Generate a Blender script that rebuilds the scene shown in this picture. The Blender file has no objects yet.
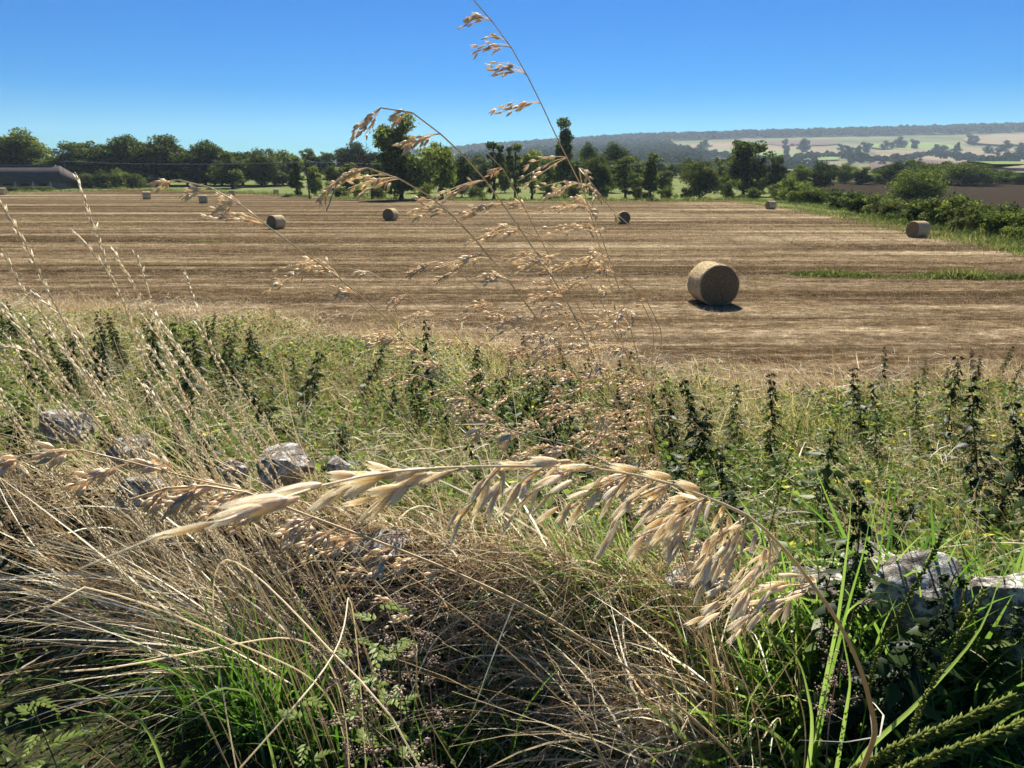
import bpy, bmesh, math, random
import numpy as np
from mathutils import Vector, Matrix
R = math.radians
rng = np.random.default_rng(7)
random.seed(7)
scene = bpy.context.scene
C = scene.collection

# ------------------------------------------------------------------ camera
CAM = np.array([0.0, 0.0, 3.3]); PITCH = R(15.4); FPX = 1024 / 36.0 * 26.0
cam_d = bpy.data.cameras.new('camera'); cam = bpy.data.objects.new('camera', cam_d); C.objects.link(cam)
cam.location = CAM; cam.rotation_euler = (R(90) - PITCH, 0, 0)
cam_d.lens = 26; cam_d.sensor_width = 36; cam_d.clip_end = 20000; cam_d.clip_start = 0.02
cam_d.dof.use_dof = True; cam_d.dof.focus_distance = 0.75; cam_d.dof.aperture_fstop = 46
scene.camera = cam
FW = np.array([0, math.cos(PITCH), -math.sin(PITCH)]); UP = np.array([0, math.sin(PITCH), math.cos(PITCH)])

def ray(px, py):
    return FW + np.array([1., 0, 0]) * (px - 512) / FPX + UP * (384 - py) / FPX
def at(px, py, d):
    return CAM + ray(px, py) * d

# ------------------------------------------------------------------ terrain
def sst(a, b, t):
    t = np.clip((t - a) / (b - a), 0, 1); return t * t * (3 - 2 * t)
def wall_y(x): return 2.21 + (1.49 - x) * 0.389
def H(x, y):
    x = np.asarray(x, float); y = np.asarray(y, float)
    s = y - wall_y(np.clip(x, -14, 3.4))
    back = 1.78 * np.exp(-np.clip(s, 0, None) / 3.0) * (1 - sst(9, 13, s))
    near = 1.22 + .26 * sst(.1, 1.0, x) + 0.05 * np.sin(x * 2.1 + 1) * np.cos(y * 1.7)
    k = sst(-0.22, 0.05, s)
    z = near * (1 - k) + back * k
    bx = sst(4, 16, np.abs(x)) * (1 - k); z = z * 1.0
    r = np.hypot(x, y)
    z = z + 7.0 * sst(125, 400, y)
    ridge = np.interp(x, [-2500, -400, -115, 395, 1870, 4000], [30, 62, 92, 126, 165, 190])
    u = np.clip((y - 820) / 1780., 0, 1)
    hill = ridge * (0.75 * u + 0.25 * u * u) * np.where(y > 2600, np.clip(1 - (y - 2600) / 6000., 0.2, 1), 1)
    z = z + hill * sst(820, 1000, y) + 2.0 * np.sin(x / 170.) * np.sin(y / 210.) * sst(900, 1300, y)
    return z
TT = np.geomspace(.3, 9000, 900)
def hit(px, py):
    d = ray(px, py); Q = CAM + d * TT[:, None]; b = Q[:, 2] < H(Q[:, 0], Q[:, 1])
    if not b.any(): return CAM + d * 2500
    i = int(np.argmax(b)); lo, hi = (TT[i - 1] if i else 0), TT[i]
    for _ in range(3):
        t = np.linspace(lo, hi, 24); Q = CAM + d * t[:, None]; b = Q[:, 2] < H(Q[:, 0], Q[:, 1]); b[-1] = True
        k = max(1, int(np.argmax(b))); lo, hi = t[k - 1], t[k]
    return CAM + d * hi

# ------------------------------------------------------------------ materials
def nmat(name):
    m = bpy.data.materials.new(name); m.use_nodes = True
    nt = m.node_tree; nt.nodes.clear()
    return m, nt, nt.nodes, nt.links
def ramp(N, L, fac, stops):
    r = N.new('ShaderNodeValToRGB'); e = r.color_ramp.elements
    while len(e) < len(stops): e.new(0.5)
    for k, (p, c) in enumerate(stops):
        e[k].position = p; e[k].color = (*c, 1)
    L.new(fac, r.inputs[0]); return r.outputs[0]
def noise(N, L, vec, scale, detail=4, rough=.6, dist=0):
    n = N.new('ShaderNodeTexNoise'); n.inputs['Scale'].default_value = scale
    n.inputs['Detail'].default_value = detail; n.inputs['Roughness'].default_value = rough
    n.inputs['Distortion'].default_value = dist
    if vec is not None: L.new(vec, n.inputs['Vector'])
    return n.outputs['Fac']
def mapping(N, L, vec, scale, rot=(0, 0, 0)):
    m = N.new('ShaderNodeMapping'); m.inputs['Scale'].default_value = scale; m.inputs['Rotation'].default_value = rot
    L.new(vec, m.inputs['Vector']); return m.outputs[0]
def math_(N, L, op, a, b=None):
    m = N.new('ShaderNodeMath'); m.operation = op
    for i, v in enumerate((a, b)):
        if v is None: continue
        if isinstance(v, (int, float)): m.inputs[i].default_value = v
        else: L.new(v, m.inputs[i])
    return m.outputs[0]
def mixc(N, L, fac, a, b, mode='MIX'):
    m = N.new('ShaderNodeMix'); m.data_type = 'RGBA'; m.blend_type = mode
    if isinstance(fac, (int, float)): m.inputs[0].default_value = fac
    else: L.new(fac, m.inputs[0])
    for i, v in ((6, a), (7, b)):
        if isinstance(v, tuple): m.inputs[i].default_value = (*v, 1)
        else: L.new(v, m.inputs[i])
    return m.outputs[2]
def plant_mat(name, stops, trans=0.35, gloss=0.08, rough=.5, objvar=0.0, tcol=1.3, tb=.8, vein=False):
    m, nt, N, L = nmat(name)
    a = N.new('ShaderNodeAttribute'); a.attribute_name = 'tint'
    fac = a.outputs['Fac']
    if objvar:
        oi = N.new('ShaderNodeObjectInfo')
        v = math_(N, L, 'MULTIPLY', math_(N, L, 'SUBTRACT', oi.outputs['Random'], .5), objvar)
        fac = math_(N, L, 'ADD', fac, v)
    col = ramp(N, L, fac, stops)
    nrm = None
    if vein:
        tcn = N.new('ShaderNodeTexCoord')
        vn = noise(N, L, mapping(N, L, tcn.outputs['Object'], (26, 26, 1.6)), 1, 3, .6)
        sp = noise(N, L, tcn.outputs['Object'], 9, 4, .7)
        col = mixc(N, L, 1.0, col, ramp(N, L, vn, [(.35, (.74, .64, .53)), (.48, (1, 1, 1)), (.65, (1.08, 1.06, 1.02))]), 'MULTIPLY')
        col = mixc(N, L, 1.0, col, ramp(N, L, sp, [(.3, (.8, .72, .64)), (.42, (1, 1, 1))]), 'MULTIPLY')
        bp = N.new('ShaderNodeBump'); bp.inputs['Strength'].default_value = .8; bp.inputs['Distance'].default_value = .0006
        L.new(vn, bp.inputs['Height']); nrm = bp.outputs[0]
    d = N.new('ShaderNodeBsdfDiffuse'); L.new(col, d.inputs['Color'])
    if nrm: L.new(nrm, d.inputs['Normal'])
    t = N.new('ShaderNodeBsdfTranslucent')
    tc = mixc(N, L, 1.0, col, (tcol, tcol, tcol * tb), 'MULTIPLY'); L.new(tc, t.inputs['Color'])
    mx = N.new('ShaderNodeMixShader'); mx.inputs[0].default_value = trans
    L.new(d.outputs[0], mx.inputs[1]); L.new(t.outputs[0], mx.inputs[2])
    g = N.new('ShaderNodeBsdfGlossy'); g.inputs['Roughness'].default_value = rough
    g.inputs['Color'].default_value = (1, 1, 1, 1)
    m2 = N.new('ShaderNodeMixShader'); m2.inputs[0].default_value = gloss
    L.new(mx.outputs[0], m2.inputs[1]); L.new(g.outputs[0], m2.inputs[2])
    o = N.new('ShaderNodeOutputMaterial'); L.new(m2.outputs[0], o.inputs[0])
    return m
def ground_mat(name, fn, bump=0.0, bscale=8, rough=.95):
    m, nt, N, L = nmat(name)
    tc = N.new('ShaderNodeTexCoord'); vec = tc.outputs['Object']
    col = fn(N, L, vec)
    p = N.new('ShaderNodeBsdfPrincipled'); p.inputs['Roughness'].default_value = rough
    p.inputs['Specular IOR Level'].default_value = .0
    L.new(col, p.inputs['Base Color'])
    if bump:
        b = N.new('ShaderNodeBump'); b.inputs['Strength'].default_value = 1; b.inputs['Distance'].default_value = bump
        L.new(noise(N, L, vec, bscale, 6, .7), b.inputs['Height']); L.new(b.outputs[0], p.inputs['Normal'])
    o = N.new('ShaderNodeOutputMaterial'); L.new(p.outputs[0], o.inputs[0])
    return m

M = {}
M['leaf_tree'] = plant_mat('tree_leaves', [(0, (.02, .034, .01)), (.5, (.08, .115, .022)), (1, (.24, .28, .055))], .38, .01, .6, .7)
M['leaf_olive'] = plant_mat('olive_leaves', [(0, (.05, .065, .016)), (.5, (.10, .12, .03)), (1, (.17, .18, .05))], .3, .01, .6, .3)
M['leaf_far'] = plant_mat('far_leaves', [(0, (.02, .04, .02)), (1, (.06, .09, .035))], .15, .0, .6, .4)
M['bark'] = ground_mat('bark', lambda N, L, v: ramp(N, L, noise(N, L, v, 3), [(.3, (.04, .032, .025)), (.7, (.11, .09, .07))]), .02)
M['dry'] = plant_mat('dry_grass', [(0, (.24, .16, .095)), (.35, (.50, .37, .23)), (.7, (.74, .62, .43)), (1, (.90, .85, .70))], .5, .012, .45, tcol=1.25, tb=.93)
M['rust'] = plant_mat('rusty_stems', [(0, (.13, .08, .06)), (.5, (.36, .26, .19)), (1, (.62, .50, .39))], .4, .01, tcol=1.1, tb=1)
M['green'] = plant_mat('green_grass', [(0, (.03, .08, .012)), (.5, (.10, .20, .025)), (1, (.26, .34, .09))], .5, .03, .3, tcol=1.5)
M['verge'] = plant_mat('verge_grass', [(0, (.035, .06, .014)), (.4, (.12, .15, .035)), (.7, (.34, .32, .11)), (1, (.58, .50, .27))], .42, .015)
M['weed'] = plant_mat('weed_leaves', [(0, (.028, .05, .012)), (.5, (.09, .14, .026)), (.85, (.24, .30, .065)), (1, (.55, .48, .08))], .38, .012, .45, tcol=1.5)
M['nettle'] = plant_mat('nettle_leaves', [(0, (.014, .026, .009)), (.6, (.042, .07, .018)), (1, (.13, .17, .035))], .32, .01, .42, .8)
M['nstem'] = plant_mat('nettle_stem', [(0, (.05, .04, .02)), (1, (.12, .12, .05))], .0, .02)
M['hero'] = plant_mat('oat_husks', [(0, (.58, .41, .25)), (.5, (.86, .70, .49)), (1, (.95, .88, .72))], .5, .02, .35, tcol=1.12, tb=.95)
M['husk'] = plant_mat('husk_skin', [(0, (.68, .55, .39)), (.5, (.90, .81, .65)), (1, (.97, .94, .84))], .55, .02, .4, tcol=1.2, tb=.93, vein=True)
M['herostem'] = plant_mat('oat_stem', [(0, (.30, .17, .08)), (.5, (.60, .43, .22)), (1, (.84, .73, .52))], .2, .04, .35)
M['spikegreen'] = plant_mat('green_seeds', [(0, (.06, .08, .015)), (.6, (.16, .19, .03)), (1, (.32, .32, .09))], .35, .01)
M['straw'] = plant_mat('stubble_straw', [(0, (.07, .04, .02)), (.45, (.20, .13, .07)), (1, (.60, .48, .33))], .3, .02)

def stripe(N, L, vec):
    sx = N.new('ShaderNodeSeparateXYZ'); L.new(vec, sx.inputs[0])
    return sx
def f_field(N, L, vec):
    c1 = f_field1(N, L, vec, (0, 0, R(-1.2)))
    a = hit(790, 208); b = hit(1024, 250); dx, dy = b[0] - a[0], b[1] - a[1]; ln = math.hypot(dx, dy); nx, ny = dy / ln, -dx / ln
    if nx > 0: nx, ny = -nx, -ny
    c2 = f_field1(N, L, vec, (0, 0, -math.atan2(dy, dx)), .04)
    sx = N.new('ShaderNodeSeparateXYZ'); L.new(vec, sx.inputs[0])
    u = math_(N, L, 'ADD', math_(N, L, 'MULTIPLY', math_(N, L, 'SUBTRACT', sx.outputs[0], float(a[0])), nx), math_(N, L, 'MULTIPLY', math_(N, L, 'SUBTRACT', sx.outputs[1], float(a[1])), ny))
    u = math_(N, L, 'ADD', u, math_(N, L, 'MULTIPLY', noise(N, L, vec, .09, 3, .6), 9))
    m = ramp(N, L, math_(N, L, 'DIVIDE', math_(N, L, 'ADD', u, math_(N, L, 'MULTIPLY', math_(N, L, 'MAXIMUM', math_(N, L, 'SUBTRACT', 36.0, sx.outputs[1]), 0.0), 2.5)), 34.0), [(.45, (1, 1, 1)), (.62, (0, 0, 0))])
    return mixc(N, L, m, c1, c2)
def f_field1(N, L, vec, rot, lift=0.0):
    big = noise(N, L, mapping(N, L, vec, (.012, .2, 1), rot), 1, 3, .65)
    mid = noise(N, L, mapping(N, L, vec, (.03, .85, 1), rot), 1, 3, .6)
    row = noise(N, L, mapping(N, L, vec, (.25, 7, 1), rot), 1, 2, .5)
    fle = noise(N, L, mapping(N, L, vec, (7, 14, 1)), 1, 3, .8)
    patch = noise(N, L, vec, .06, 4, .6)
    s = math_(N, L, 'ADD', math_(N, L, 'MULTIPLY', big, .55), math_(N, L, 'MULTIPLY', mid, .3))
    s = math_(N, L, 'ADD', s, math_(N, L, 'MULTIPLY', row, .08))
    s = math_(N, L, 'ADD', s, math_(N, L, 'MULTIPLY', fle, .28))
    s = math_(N, L, 'ADD', s, math_(N, L, 'MULTIPLY', math_(N, L, 'SUBTRACT', noise(N, L, mapping(N, L, vec, (.5, 1.6, 1), rot), 1, 5, .8), .5), .5))
    if lift: s = math_(N, L, 'ADD', s, lift)
    col = ramp(N, L, s, [(.47, (.028, .018, .010)), (.56, (.068, .046, .025)), (.64, (.145, .103, .058)), (.74, (.32, .255, .16))])
    rx = N.new('ShaderNodeSeparateXYZ'); L.new(mapping(N, L, vec, (1, 1, 1), rot), rx.inputs[0])
    qq = math_(N, L, 'ADD', rx.outputs[1], math_(N, L, 'MULTIPLY', noise(N, L, mapping(N, L, vec, (.04, .3, 1), rot), 1, 3, .6), 2.2))
    fr = math_(N, L, 'FRACT', math_(N, L, 'DIVIDE', qq, 3.1))
    ln_ = ramp(N, L, fr, [(0, (.42, .40, .38)), (.035, (.5, .48, .45)), (.09, (1, 1, 1)), (.55, (.92, .92, .92)), (.6, (1.25, 1.22, 1.15)), (.68, (1, 1, 1))])
    col = mixc(N, L, .85, col, ln_, 'MULTIPLY')
    fl2 = noise(N, L, mapping(N, L, vec, (2.2, 4.5, 1), rot), 1, 4, .85)
    col = mixc(N, L, 1.0, col, ramp(N, L, fl2, [(.36, (.5, .47, .44)), (.5, (.95, .95, .95)), (.64, (1.9, 1.9, 1.85))]), 'MULTIPLY')
    g = noise(N, L, mapping(N, L, vec, (.05, .22, 1), rot), 1, 5, .75)
    gm = ramp(N, L, g, [(.60, (0, 0, 0)), (.70, (.55, .55, .55))])
    return mixc(N, L, gm, col, (.15, .17, .05))
M['field'] = ground_mat('stubble', f_field, .05, 9)
M['soil'] = ground_mat('soil', lambda N, L, v: ramp(N, L, noise(N, L, v, 2.5, 6, .7), [(.3, (.025, .03, .012)), (.6, (.06, .06, .03)), (.8, (.12, .10, .06))]), .03)
M['pasture'] = ground_mat('pasture_grass', lambda N, L, v: ramp(N, L, noise(N, L, v, .12, 8, .7), [(.3, (.09, .12, .035)), (.55, (.16, .18, .07)), (.75, (.26, .25, .12))]), .1, 2)
M['plough'] = ground_mat('ploughed_soil', lambda N, L, v: ramp(N, L, noise(N, L, mapping(N, L, v, (.05, .6, 1)), 1, 5, .6), [(.3, (.027, .021, .015)), (.7, (.052, .041, .029))]), .1, 2)
M['hill'] = ground_mat('hill_grass', lambda N, L, v: ramp(N, L, noise(N, L, v, .004, 6, .6), [(.35, (.11, .13, .06)), (.6, (.19, .18, .10))]))
def hillm(name, a, b): return ground_mat(name, lambda N, L, v: ramp(N, L, noise(N, L, mapping(N, L, v, (.01, .03, .03), (0, 0, .5)), 1, 5, .6), [(.35, a), (.65, b)]))
M['h_tan'] = hillm('hill_stubble', (.19, .155, .10), (.27, .22, .145))
M['h_green'] = hillm('hill_pasture', (.15, .20, .075), (.22, .27, .11))
M['h_brown'] = hillm('hill_soil', (.13, .095, .075), (.18, .135, .105))
def f_bale(N, L, vec):
    a = noise(N, L, mapping(N, L, vec, (3, 45, 45)), 1, 5, .8)
    b = noise(N, L, vec, 30, 4, .8)
    s = math_(N, L, 'MULTIPLY', math_(N, L, 'ADD', a, b), .5)
    return ramp(N, L, s, [(.36, (.34, .24, .115)), (.5, (.64, .49, .27)), (.62, (.84, .70, .46))])
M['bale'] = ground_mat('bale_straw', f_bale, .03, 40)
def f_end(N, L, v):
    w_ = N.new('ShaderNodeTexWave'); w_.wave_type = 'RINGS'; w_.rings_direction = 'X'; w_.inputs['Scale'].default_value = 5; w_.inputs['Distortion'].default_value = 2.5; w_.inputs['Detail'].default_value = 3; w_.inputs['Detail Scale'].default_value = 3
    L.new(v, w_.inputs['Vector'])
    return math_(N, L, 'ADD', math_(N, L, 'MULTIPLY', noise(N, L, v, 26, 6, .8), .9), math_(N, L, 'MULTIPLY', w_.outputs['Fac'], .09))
M['bale_end'] = ground_mat('bale_end_straw_shaded', lambda N, L, v: ramp(N, L, f_end(N, L, v), [(.35, (.13, .09, .045)), (.5, (.30, .22, .12)), (.66, (.52, .41, .24))]), .04, 40)  # end straw darker than the wrap: the face's shade is put into its colour
def f_stone(N, L, vec):
    a = noise(N, L, vec, 5, 8, .7, .4); b = noise(N, L, vec, 16, 5, .75); c = noise(N, L, vec, 60, 3, .7)
    col = ramp(N, L, a, [(.34, (.09, .08, .06)), (.48, (.29, .25, .20)), (.64, (.48, .43, .35))])
    lich = ramp(N, L, b, [(.50, (0, 0, 0)), (.55, (1, 1, 1))])
    col = mixc(N, L, math_(N, L, 'MULTIPLY', lich, .85), col, (.74, .70, .62))
    yel = ramp(N, L, noise(N, L, vec, 9, 3, .6), [(.62, (0, 0, 0)), (.68, (.6, .6, .6))])
    col = mixc(N, L, yel, col, (.30, .26, .14))
    cr = N.new('ShaderNodeTexVoronoi'); cr.feature = 'DISTANCE_TO_EDGE'; cr.inputs['Scale'].default_value = 7
    nn = N.new('ShaderNodeTexNoise'); nn.inputs['Scale'].default_value = 4
    L.new(vec, nn.inputs['Vector'])
    L.new(mixc(N, L, .12, vec, nn.outputs['Color']), cr.inputs['Vector'])
    crk = ramp(N, L, cr.outputs['Distance'], [(.0, (.45, .45, .45)), (.02, (1, 1, 1))])
    col = mixc(N, L, 1.0, col, crk, 'MULTIPLY')
    return mixc(N, L, 1.0, col, ramp(N, L, c, [(.3, (.6, .6, .6)), (.6, (1.15, 1.15, 1.15))]), 'MULTIPLY')
M['stone'] = ground_mat('lichen_stone', f_stone, .05, 20)
def flat(name, c, rough=.8, var=.25): return ground_mat(name, lambda N, L, v: ramp(N, L, noise(N, L, v, 1.2, 5, .7), [(.3, tuple(k * (1 - var) for k in c)), (.7, tuple(k * (1 + var) for k in c))]), 0, rough=rough)
def f_roof(N, L, v):
    r = noise(N, L, mapping(N, L, v, (.4, 3, 6)), 1, 4, .6)
    return ramp(N, L, r, [(.3, (.06, .052, .048)), (.7, (.14, .12, .11))])
M['roof'] = ground_mat('slate_roof', f_roof, .03, 5, .75)
M['wall'] = flat('barn_wall', (.17, .165, .16)); M['dark'] = flat('dark_opening', (.02, .02, .02)); M['white'] = flat('pale_post', (.5, .5, .48))
M['wood'] = flat('pole_wood', (.12, .10, .085)); M['wire'] = flat('cable', (.16, .18, .20), .5, .1); M['ceramic'] = flat('insulator', (.4, .4, .4))

# ------------------------------------------------------------------ mesh builder
class MB:
    def __init__(s): s.v = []; s.f = {3: [], 4: []}; s.t = []; s.n = 0
    def add(s, v, f, t=.5):
        v = np.asarray(v, float).reshape(-1, 3); f = np.asarray(f, int)
        s.f[f.shape[1]].append(f + s.n); s.v.append(v)
        s.t.append(np.broadcast_to(np.asarray(t, float), (len(v),)).copy()); s.n += len(v); return s
    def build(s, name, mat, parent=None, smooth=False, loc=None):
        v = np.concatenate(s.v); 
        if loc is not None: v = v - np.asarray(loc)
        me = bpy.data.meshes.new(name)
        q = np.concatenate(s.f[4]) if s.f[4] else np.zeros((0, 4), int)
        t3 = np.concatenate(s.f[3]) if s.f[3] else np.zeros((0, 3), int)
        li = np.concatenate([q.ravel(), t3.ravel()])
        tot = np.concatenate([np.full(len(q), 4), np.full(len(t3), 3)])
        st = np.concatenate([[0], np.cumsum(tot)[:-1]])
        me.vertices.add(len(v)); me.vertices.foreach_set('co', v.astype(np.float32).ravel())
        me.loops.add(len(li)); me.loops.foreach_set('vertex_index', li.astype(np.int32))
        me.polygons.add(len(tot)); me.polygons.foreach_set('loop_start', st.astype(np.int32))
        me.polygons.foreach_set('loop_total', tot.astype(np.int32))
        me.update(calc_edges=True)
        a = me.attributes.new('tint', 'FLOAT', 'POINT'); a.data.foreach_set('value', np.concatenate(s.t).astype(np.float32))
        if smooth: me.polygons.foreach_set('use_smooth', np.ones(len(tot), bool))
        me.validate()
        me.materials.append(mat)
        o = bpy.data.objects.new(name, me); C.objects.link(o)
        if parent is not None: o.parent = parent
        if loc is not None: o.location = loc
        return o
def unit(v): return v / np.maximum(np.linalg.norm(v, axis=-1, keepdims=True), 1e-9)
def curve_pts(root, d, L, droop, segs, bend=None):
    t = np.linspace(0, 1, segs + 1)[None, :, None]
    p = root[:, None] + d[:, None] * (L[:, None, None] * t)
    p = p + np.array([0, 0, -1.]) * (droop * L)[:, None, None] * t ** 2.2
    if bend is not None: p = p + bend[:, None] * (L[:, None, None] * t ** 2)
    return p
def ribbons(mb, root, d, L, w, droop, tint, segs=5, bend=None, twist=1.0, facing=None):
    n = len(root); p = curve_pts(root, d, L, droop, segs, bend)
    tan = unit(np.gradient(p, axis=1))
    if facing is None: facing = unit(rng.normal(size=(n, 3)) * twist + np.array([0, -1, 0]))
    side = unit(np.cross(tan, facing[:, None]))
    t = np.linspace(0, 1, segs + 1)[None, :, None]
    ww = w[:, None, None] * np.clip(np.minimum(1.0, .55 + t * 2) * (1 - t ** 2.5), .04, 1)
    v = np.stack([p - side * ww / 2, p + side * ww / 2], 2)
    idx = np.arange(n * (segs + 1) * 2).reshape(n, segs + 1, 2)
    f = np.stack([idx[:, :-1, 0], idx[:, :-1, 1], idx[:, 1:, 1], idx[:, 1:, 0]], -1).reshape(-1, 4)
    mb.add(v, f, np.repeat(tint, (segs + 1) * 2)); return p
def tubes(mb, p, r0, r1, tint, sides=3):
    n, k = p.shape[:2]
    tan = unit(np.gradient(p, axis=1)); ref = np.array([.31, .27, .9])
    a = unit(np.cross(tan, np.broadcast_to(ref, tan.shape))); b = np.cross(tan, a)
    t = np.linspace(0, 1, k)[None, :, None]
    r = (np.asarray(r0).reshape(-1, 1, 1) * (1 - t) + np.asarray(r1).reshape(-1, 1, 1) * t)
    ring = [p + r * (math.cos(2 * math.pi * q / sides) * a + math.sin(2 * math.pi * q / sides) * b) for q in range(sides)]
    v = np.stack(ring, 2); idx = np.arange(n * k * sides).reshape(n, k, sides); nx = np.roll(idx, -1, 2)
    f = np.stack([idx[:, :-1], nx[:, :-1], nx[:, 1:], idx[:, 1:]], -1).reshape(-1, 4)
    mb.add(v, f, np.repeat(np.asarray(tint) * np.ones(n), k * sides))
def seeds(mb, pos, d, L, w, tint):
    n = len(pos); d = unit(d); a = unit(np.cross(d, unit(rng.normal(size=(n, 3))))); b = np.cross(d, a)
    L = (np.ones(n) * L)[:, None]; w = (np.ones(n) * w)[:, None] / 2
    v = np.stack([pos, pos + d * L * .35 + a * w, pos + d * L * .35 + b * w, pos + d * L * .35 - a * w, pos + d * L * .35 - b * w, pos + d * L], 1)
    base = (np.arange(n) * 6)[:, None, None]
    f = np.array([[0, 2, 1], [0, 3, 2], [0, 4, 3], [0, 1, 4], [5, 1, 2], [5, 2, 3], [5, 3, 4], [5, 4, 1]])[None] + base
    mb.add(v, f.reshape(-1, 3), np.repeat(np.asarray(tint) * np.ones(n), 6))
def leaves(mb, pos, d, L, w, tint, up=None, fold=.25):
    """folded pointed leaf, 2 quads-ish (4 tris)"""
    n = len(pos); d = unit(d)
    if up is None: up = unit(rng.normal(size=(n, 3)) + np.array([0, 0, 1.2]))
    a = unit(np.cross(d, up)); u = np.cross(a, d)
    L = (np.ones(n) * L)[:, None]; w = (np.ones(n) * w)[:, None] / 2
    v = np.stack([pos, pos + d * L * .35 + a * w - u * w * fold, pos + d * L * .4, pos + d * L * .35 - a * w - u * w * fold, pos + d * L - u * L * .12], 1)
    base = (np.arange(n) * 5)[:, None, None]
    f = np.array([[0, 1, 2], [0, 2, 3], [1, 4, 2], [2, 4, 3]])[None] + base
    mb.add(v, f.reshape(-1, 3), np.repeat(np.asarray(tint) * np.ones(n), 5))
def spline(pts, n):
    P = np.array(pts, float); t = np.concatenate([[0], np.cumsum(np.linalg.norm(np.diff(P, axis=0), axis=1))])
    m = len(P); T = np.linspace(0, t[-1], n); out = np.zeros((n, 3))
    tg = np.gradient(P, t, axis=0)
    for k, u in enumerate(T):
        i = min(max(np.searchsorted(t, u) - 1, 0), m - 2); h = t[i + 1] - t[i]; s = (u - t[i]) / h
        out[k] = (2*s**3-3*s**2+1)*P[i] + (s**3-2*s*s+s)*h*tg[i] + (3*s*s-2*s**3)*P[i+1] + (s**3-s*s)*h*tg[i+1]
    return out

# ------------------------------------------------------------------ bookkeeping
def tag(o, label=None, cat=None, group=None, kind=None):
    if label: o['label'] = label
    if cat: o['category'] = cat
    if group: o['group'] = group
    if kind: o['kind'] = kind
    return o
def empty(name, loc, label, cat, group=None):
    o = bpy.data.objects.new(name, None); C.objects.link(o); o.location = loc; o.empty_display_size = .2
    return tag(o, label, cat, group)
def copy_tree(o, parent=None):
    c = o.copy(); C.objects.link(c); c.parent = parent
    for ch in o.children: copy_tree(ch, c)
    return c

# ------------------------------------------------------------------ ground sheets
def ground():
    rad = np.concatenate([np.linspace(.05, 6, 120), np.geomspace(6.1, 9000, 330)])
    th = np.concatenate([np.linspace(-50, 50, 240), np.linspace(52, 308, 70)])
    th = np.radians(th); n, m = len(rad), len(th)
    x = rad[:, None] * np.sin(th)[None]; y = rad[:, None] * np.cos(th)[None]
    z = H(x, y)
    v = np.stack([x, y, z], -1).reshape(-1, 3)
    idx = np.arange(n * m).reshape(n, m); nx = np.roll(idx, -1, 1)
    f = np.stack([idx[:-1], idx[1:], nx[1:], nx[:-1]], -1).reshape(-1, 4)
    mb = MB(); mb.add(v, f); c = np.array([[0, 0, H(0, 0)]])
    o = mb.build('ground', M['soil'], smooth=True); o.data.materials.append(M['hill']); o.data.materials.append(M['pasture'])
    cy = v[f].mean(1); mi = np.where(cy[:, 1] > 700, 1, np.where((cy[:, 1] > 80) | (np.abs(cy[:, 0]) > 60), 2, 0)).astype(np.int32)
    # faces may have been kept in order (all quads)
    o.data.polygons.foreach_set('material_index', mi)
    return tag(o, kind='structure')
ground()

def drape(name, poly, mat, off, step, label=None):
    bm = bmesh.new(); vs = [bm.verts.new((p[0], p[1], 0)) for p in poly]; bm.faces.new(vs)
    P = np.array([[p[0], p[1]] for p in poly]); 
    for ax in (0, 1):
        lo, hi = P[:, ax].min(), P[:, ax].max(); k = max(1, int((hi - lo) / step)); k = min(k, 160)
        for i in range(1, k):
            c = [0, 0, 0]; c[ax] = lo + (hi - lo) * i / k; nn = [0, 0, 0]; nn[ax] = 1
            bmesh.ops.bisect_plane(bm, geom=bm.verts[:] + bm.edges[:] + bm.faces[:], plane_co=c, plane_no=nn)
    bmesh.ops.triangulate(bm, faces=bm.faces[:])
    for v in bm.verts: v.co.z = float(H(v.co.x, v.co.y)) + off
    bmesh.ops.recalc_face_normals(bm, faces=bm.faces[:])
    me = bpy.data.meshes.new(name); bm.to_mesh(me); bm.free(); me.materials.append(mat)
    for p in me.polygons: p.use_smooth = True
    o = bpy.data.objects.new(name, me); C.objects.link(o); return tag(o, kind='structure')
def hp(pts): return [tuple(hit(*p)[:2]) for p in pts]
def smooth_poly(pts, it=2):
    for _ in range(it):
        q = []
        for i in range(len(pts)):
            a = np.array(pts[i]); b = np.array(pts[(i + 1) % len(pts)]); q += [tuple(a * .75 + b * .25), tuple(a * .25 + b * .75)]
        pts = q
    return pts
far_edge = hp([(-60, 194), (0, 193.5), (130, 189.5), (250, 193), (320, 198.5), (420, 200.5), (540, 201.5), (660, 201.5), (730, 200), (790, 207), (860, 218), (930, 231), (1024, 249), (1120, 268)])
FIELD = [(-150, 15), (-60, 15.5), (-14, 15.8), (-8, 15.8), (-3, 14.2), (1, 12.6), (4, 11.2), (9, 10.4), (14, 10.6), (24, 13)]
fpoly = far_edge[:1] + far_edge[1:] + [(60, 30), (45, 20)] + FIELD[::-1]
fpoly[0] = (-190, far_edge[0][1])
drape('stubble_field', fpoly, M['field'], .03, 3.0)
drape('ploughed_field', hp([(790, 196), (850, 203), (940, 212), (1060, 222), (1180, 230), (1180, 181.6), (1030, 181.6), (905, 181.8), (828, 182.2)]), M['plough'], .18, 6)
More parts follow.
